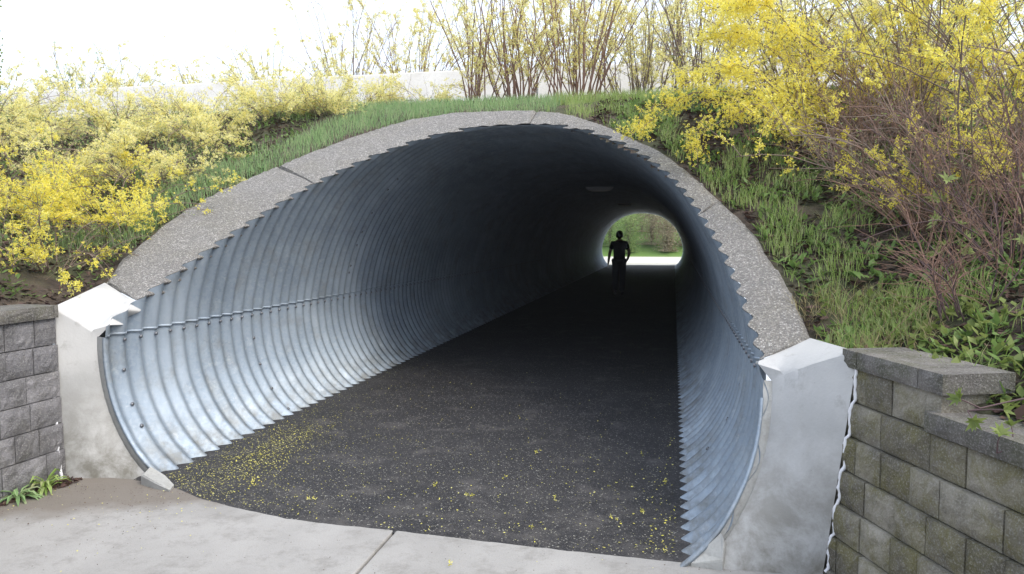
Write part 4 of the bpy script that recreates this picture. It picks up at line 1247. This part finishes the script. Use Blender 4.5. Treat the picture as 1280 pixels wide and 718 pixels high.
# bare red-brown thicket in front
TG = 'bare twiggy shrubs on the right bank'
for (x, y, L, nc, sp, mc, mt, lb) in ((1.55, 5.3, 1.0, 40, 1.0, 'cane_red', 'cane', 'tangle of bare red brown twigs in the middle of the right bank'), (1.72, 4.4, 1.1, 26, .6, 'cane_dark', 'cane_red', 'dark bare shrub rising behind the lower cap stone'),
                              (1.35, 6.0, .95, 34, .9, 'cane', 'cane_red', 'grey brown bare shrub under the big forsythia'), (2.1, 5.0, 1.2, 34, .9, 'cane_red', 'cane', 'bare reddish shrub at the right edge of the picture'), (1.45, 6.5, 1.0, 40, .9, 'cane', 'cane_red', 'dense grey bare shrub below the crest at the right'), (1.35, 3.9, .5, 12, .7, 'cane_dark', 'cane_red', 'small bare twiggy shrub just above the cap stones')):
    shrub('bare_shrub', lb, (x, y, zt(x, y)), nc, L, sp, .14, 0, group=TG, mat_c=mc, mat_t=mt, r0=.005, twigs=12, wig=.14, tw_l=.35, rad=.14, bias=(-.2, -.1))

def leafy_branch(name, label, pts, clusters, mat, group, L=.07, W=.028, r0=.006, per=7):
    root = tag(empty(name, tuple(pts[0])), label, 'shrub', group)
    g = Geo(); lf = Geo(); P = catmull(pts, 24); g.tube(P, np.linspace(r0, r0 * .4, 24), 5)
    q, u = resample(P, clusters)
    q = np.vstack([q, P[-1][None]])
    tips = []
    for a in q:
        d = unit(rand_dirs(1)[0] + np.array([0, 0, .8])); T_ = cane(a, d, RNG.uniform(.04, .13), .0, .1, 4); g.tube(T_, np.linspace(r0 * .5, r0 * .3, 4), 4); tips.append((T_[-1], unit(T_[-1] - T_[0])))
    for (a, ax) in tips:
        m = per; an = np.arange(m) * 2.4 + RNG.uniform(0, 6); aa = perp(ax[None])[0]; bb = np.cross(ax, aa)
        d = unit(ax[None] * .6 + np.cos(an)[:, None] * aa + np.sin(an)[:, None] * bb); side = unit(np.cross(d, ax[None]))
        s_ = RNG.uniform(.6, 1.15, m)
        lf.kites(np.repeat(a[None], m, 0), d, side, L * s_, W * s_, lift=.10, mid=.45)
    tag(g.build('branch', M['cane_dark'], root), kind=None); tag(lf.build('leaves', mat, root), kind='stuff')
    return root
YG = 'young leafed branches on the right'
leafy_branch('leafy_branch', 'purple stem with fresh pale green leaves hanging over the lower cap stone', [(1.75, 3.0, 1.0), (1.45, 2.9, 1.02), (1.2, 2.85, .98), (1.0, 2.82, .93)], 14, M['young_leaf'], YG, .045, .015, per=9)
leafy_branch('leafy_branch', 'second leafy stem drooping in front of the brown block wall at the right edge', [(1.7, 2.8, 1.05), (1.35, 2.75, .95), (1.15, 2.72, .86), (1.05, 2.70, .82)], 11, M['young_leaf'], YG, .045, .015, per=9)
leafy_branch('leafy_branch', 'upright twig with yellow green leaves behind the lower cap stone', [(1.45, 3.1, .95), (1.38, 3.05, 1.1), (1.34, 3.02, 1.22)], 6, M['young_leaf'], YG, .06, .024)
leafy_branch('leafy_branch', 'silvery pale leafed twig standing among the bare red twigs', [(1.5, 4.5, 1.35), (1.42, 4.45, 1.6), (1.38, 4.4, 1.78)], 12, M['pale_leaf'], YG, .06, .017, per=8)
leafy_branch('leafy_branch', 'pale leafed twig at the right edge above the wall', [(1.75, 4.2, 1.4), (1.72, 4.1, 1.65), (1.70, 4.0, 1.85)], 8, M['pale_leaf'], YG, .075, .026)
leaf_cover('weeds', 'lush light green leaves along the top of the right wall', 'weeds', 5200, (.8, 3.0, 2.0, 4.6), lambda x, y: ((x - .8) * .939 + (y - 3.6) * .344 < .75) & (fbm(x, y, 4, 31) > -.05), M['young_leaf'], (.035, .075), (.02, .04), .6, .03)

# ------------------------------------------------------------------ fallen petals and grit
def litter(name, label, n, xy_fn, size, mat, cat='petals'):
    x, y = xy_fn(n); m = len(x)
    inside_t = (x > -3.15) & (x < .02)
    b = np.stack([x, y, np.full(m, .014)], 1)
    d = rand_dirs(m); d[:, 2] *= .25; d = unit(d); side = unit(np.cross(d, [0, 0, 1.]) + RNG.normal(size=(m, 3)) * .2)
    g = Geo(); s_ = RNG.uniform(.5, 1.3, m) * size; g.kites(b, d, side, s_, s_ * RNG.uniform(.4, .9, m)); o = g.build(name, mat); tag(o, label, cat, kind='stuff'); return o
def spread_left(n):
    y = 3.7 + RNG.exponential(1.1, n); x = -3.13 + RNG.exponential(.42, n)
    k = (x < .0) & (y < 9) & (y > np.interp(x, ec[:, 0], ec[:, 1]) + .02); return x[k], y[k]
def spread_all(n):
    x = RNG.uniform(-3.1, 0, n); y = 3.5 + RNG.exponential(1.3, n); k = (y < 12) & (y > np.interp(x, ec[:, 0], ec[:, 1]) + .02); return x[k], y[k]
def spread_right(n):
    y = 3.55 + RNG.exponential(.7, n); x = .03 - RNG.exponential(.10, n); k = (y < 7); return x[k], y[k]
def spread_apron(n):
    x = RNG.uniform(-3.9, .7, n); y = 3.9 - RNG.exponential(.45, n); k = (y > 1.5) & (y < np.where(x < -2.7, 3.85, 3.45)) & (RNG.uniform(size=n) < np.where(x < -2.6, 1, .25)); return x[k], y[k]
def patch_left(n):
    x = -2.75 + RNG.normal(size=n) * .13; y = 4.75 + RNG.normal(size=n) * .5; return x + (y - 4.75) * -.12, y
litter('fallen_petals', 'drift of yellow petals on the asphalt along the left side of the tunnel mouth', 1500, patch_left, .011, M['petal'])
litter('fallen_petals', 'fine yellow petals blown against the left wall of the tunnel', 2200, spread_left, .009, M['petal'])
litter('fallen_petals', 'single petals scattered over the dark asphalt', 900, spread_all, .011, M['petal'])
litter('fallen_petals', 'yellow petals caught in the corrugations along the right edge', 110, spread_right, .016, M['petal'])
litter('grit', 'pale grit scattered over the asphalt', 3500, spread_all, .006, M['crumb'], 'grit')
litter('grit', 'grit and crumbs on the concrete apron', 2200, spread_apron, .009, M['dead'], 'grit')
litter('fallen_petals', 'pale petals on the apron in front of the left cast block', 420, spread_apron, .010, M['petal'])
# larger fallen blossoms
g = Geo(); bl = np.array([(-2.02, 3.86), (-1.15, 4.15), (-1.02, 4.45), (-1.4, 4.3), (-.65, 4.2), (-.30, 3.95), (-.15, 4.1), (-.05, 4.6), (-.9, 5.1), (-.7, 3.75), (-1.6, 4.0), (-2.5, 4.05), (-.2, 5.2), (-.35, 4.5), (-1.0, 3.25)])
for c in bl:
    for k in range(3): blossoms(g, np.array([[c[0] + random.uniform(-.02, .02), c[1] + random.uniform(-.02, .02), .010]]), .017, .010, droop=-.6)
tag(g.build('fallen_blossoms', M['petal']), 'whole yellow blossoms lying on the asphalt at the tunnel mouth', 'blossoms', kind='stuff')

# ------------------------------------------------------------------ thin scattering volume added to imitate lens glare
GLARE_HAZE = .0018
hm = bpy.data.materials.new('glare_haze'); hm.use_nodes = True; hm.node_tree.nodes.clear()
ho = hm.node_tree.nodes.new('ShaderNodeOutputMaterial'); hv_ = hm.node_tree.nodes.new('ShaderNodeVolumePrincipled')
hv_.inputs['Color'].default_value = (.96, .97, 1, 1); hv_.inputs['Density'].default_value = GLARE_HAZE; hv_.inputs['Anisotropy'].default_value = .55
hm.node_tree.links.new(hv_.outputs[0], ho.inputs['Volume'])
bm = bmesh.new(); bmesh.ops.create_cube(bm, size=1)
for v_ in bm.verts: v_.co = Vector((v_.co.x * 1300, v_.co.y * 1300 + 150, -1.2 if v_.co.z < 0 else 7.5))
tag(link('glare_haze', bm_mesh('glare_haze', bm), hm), kind='stuff')
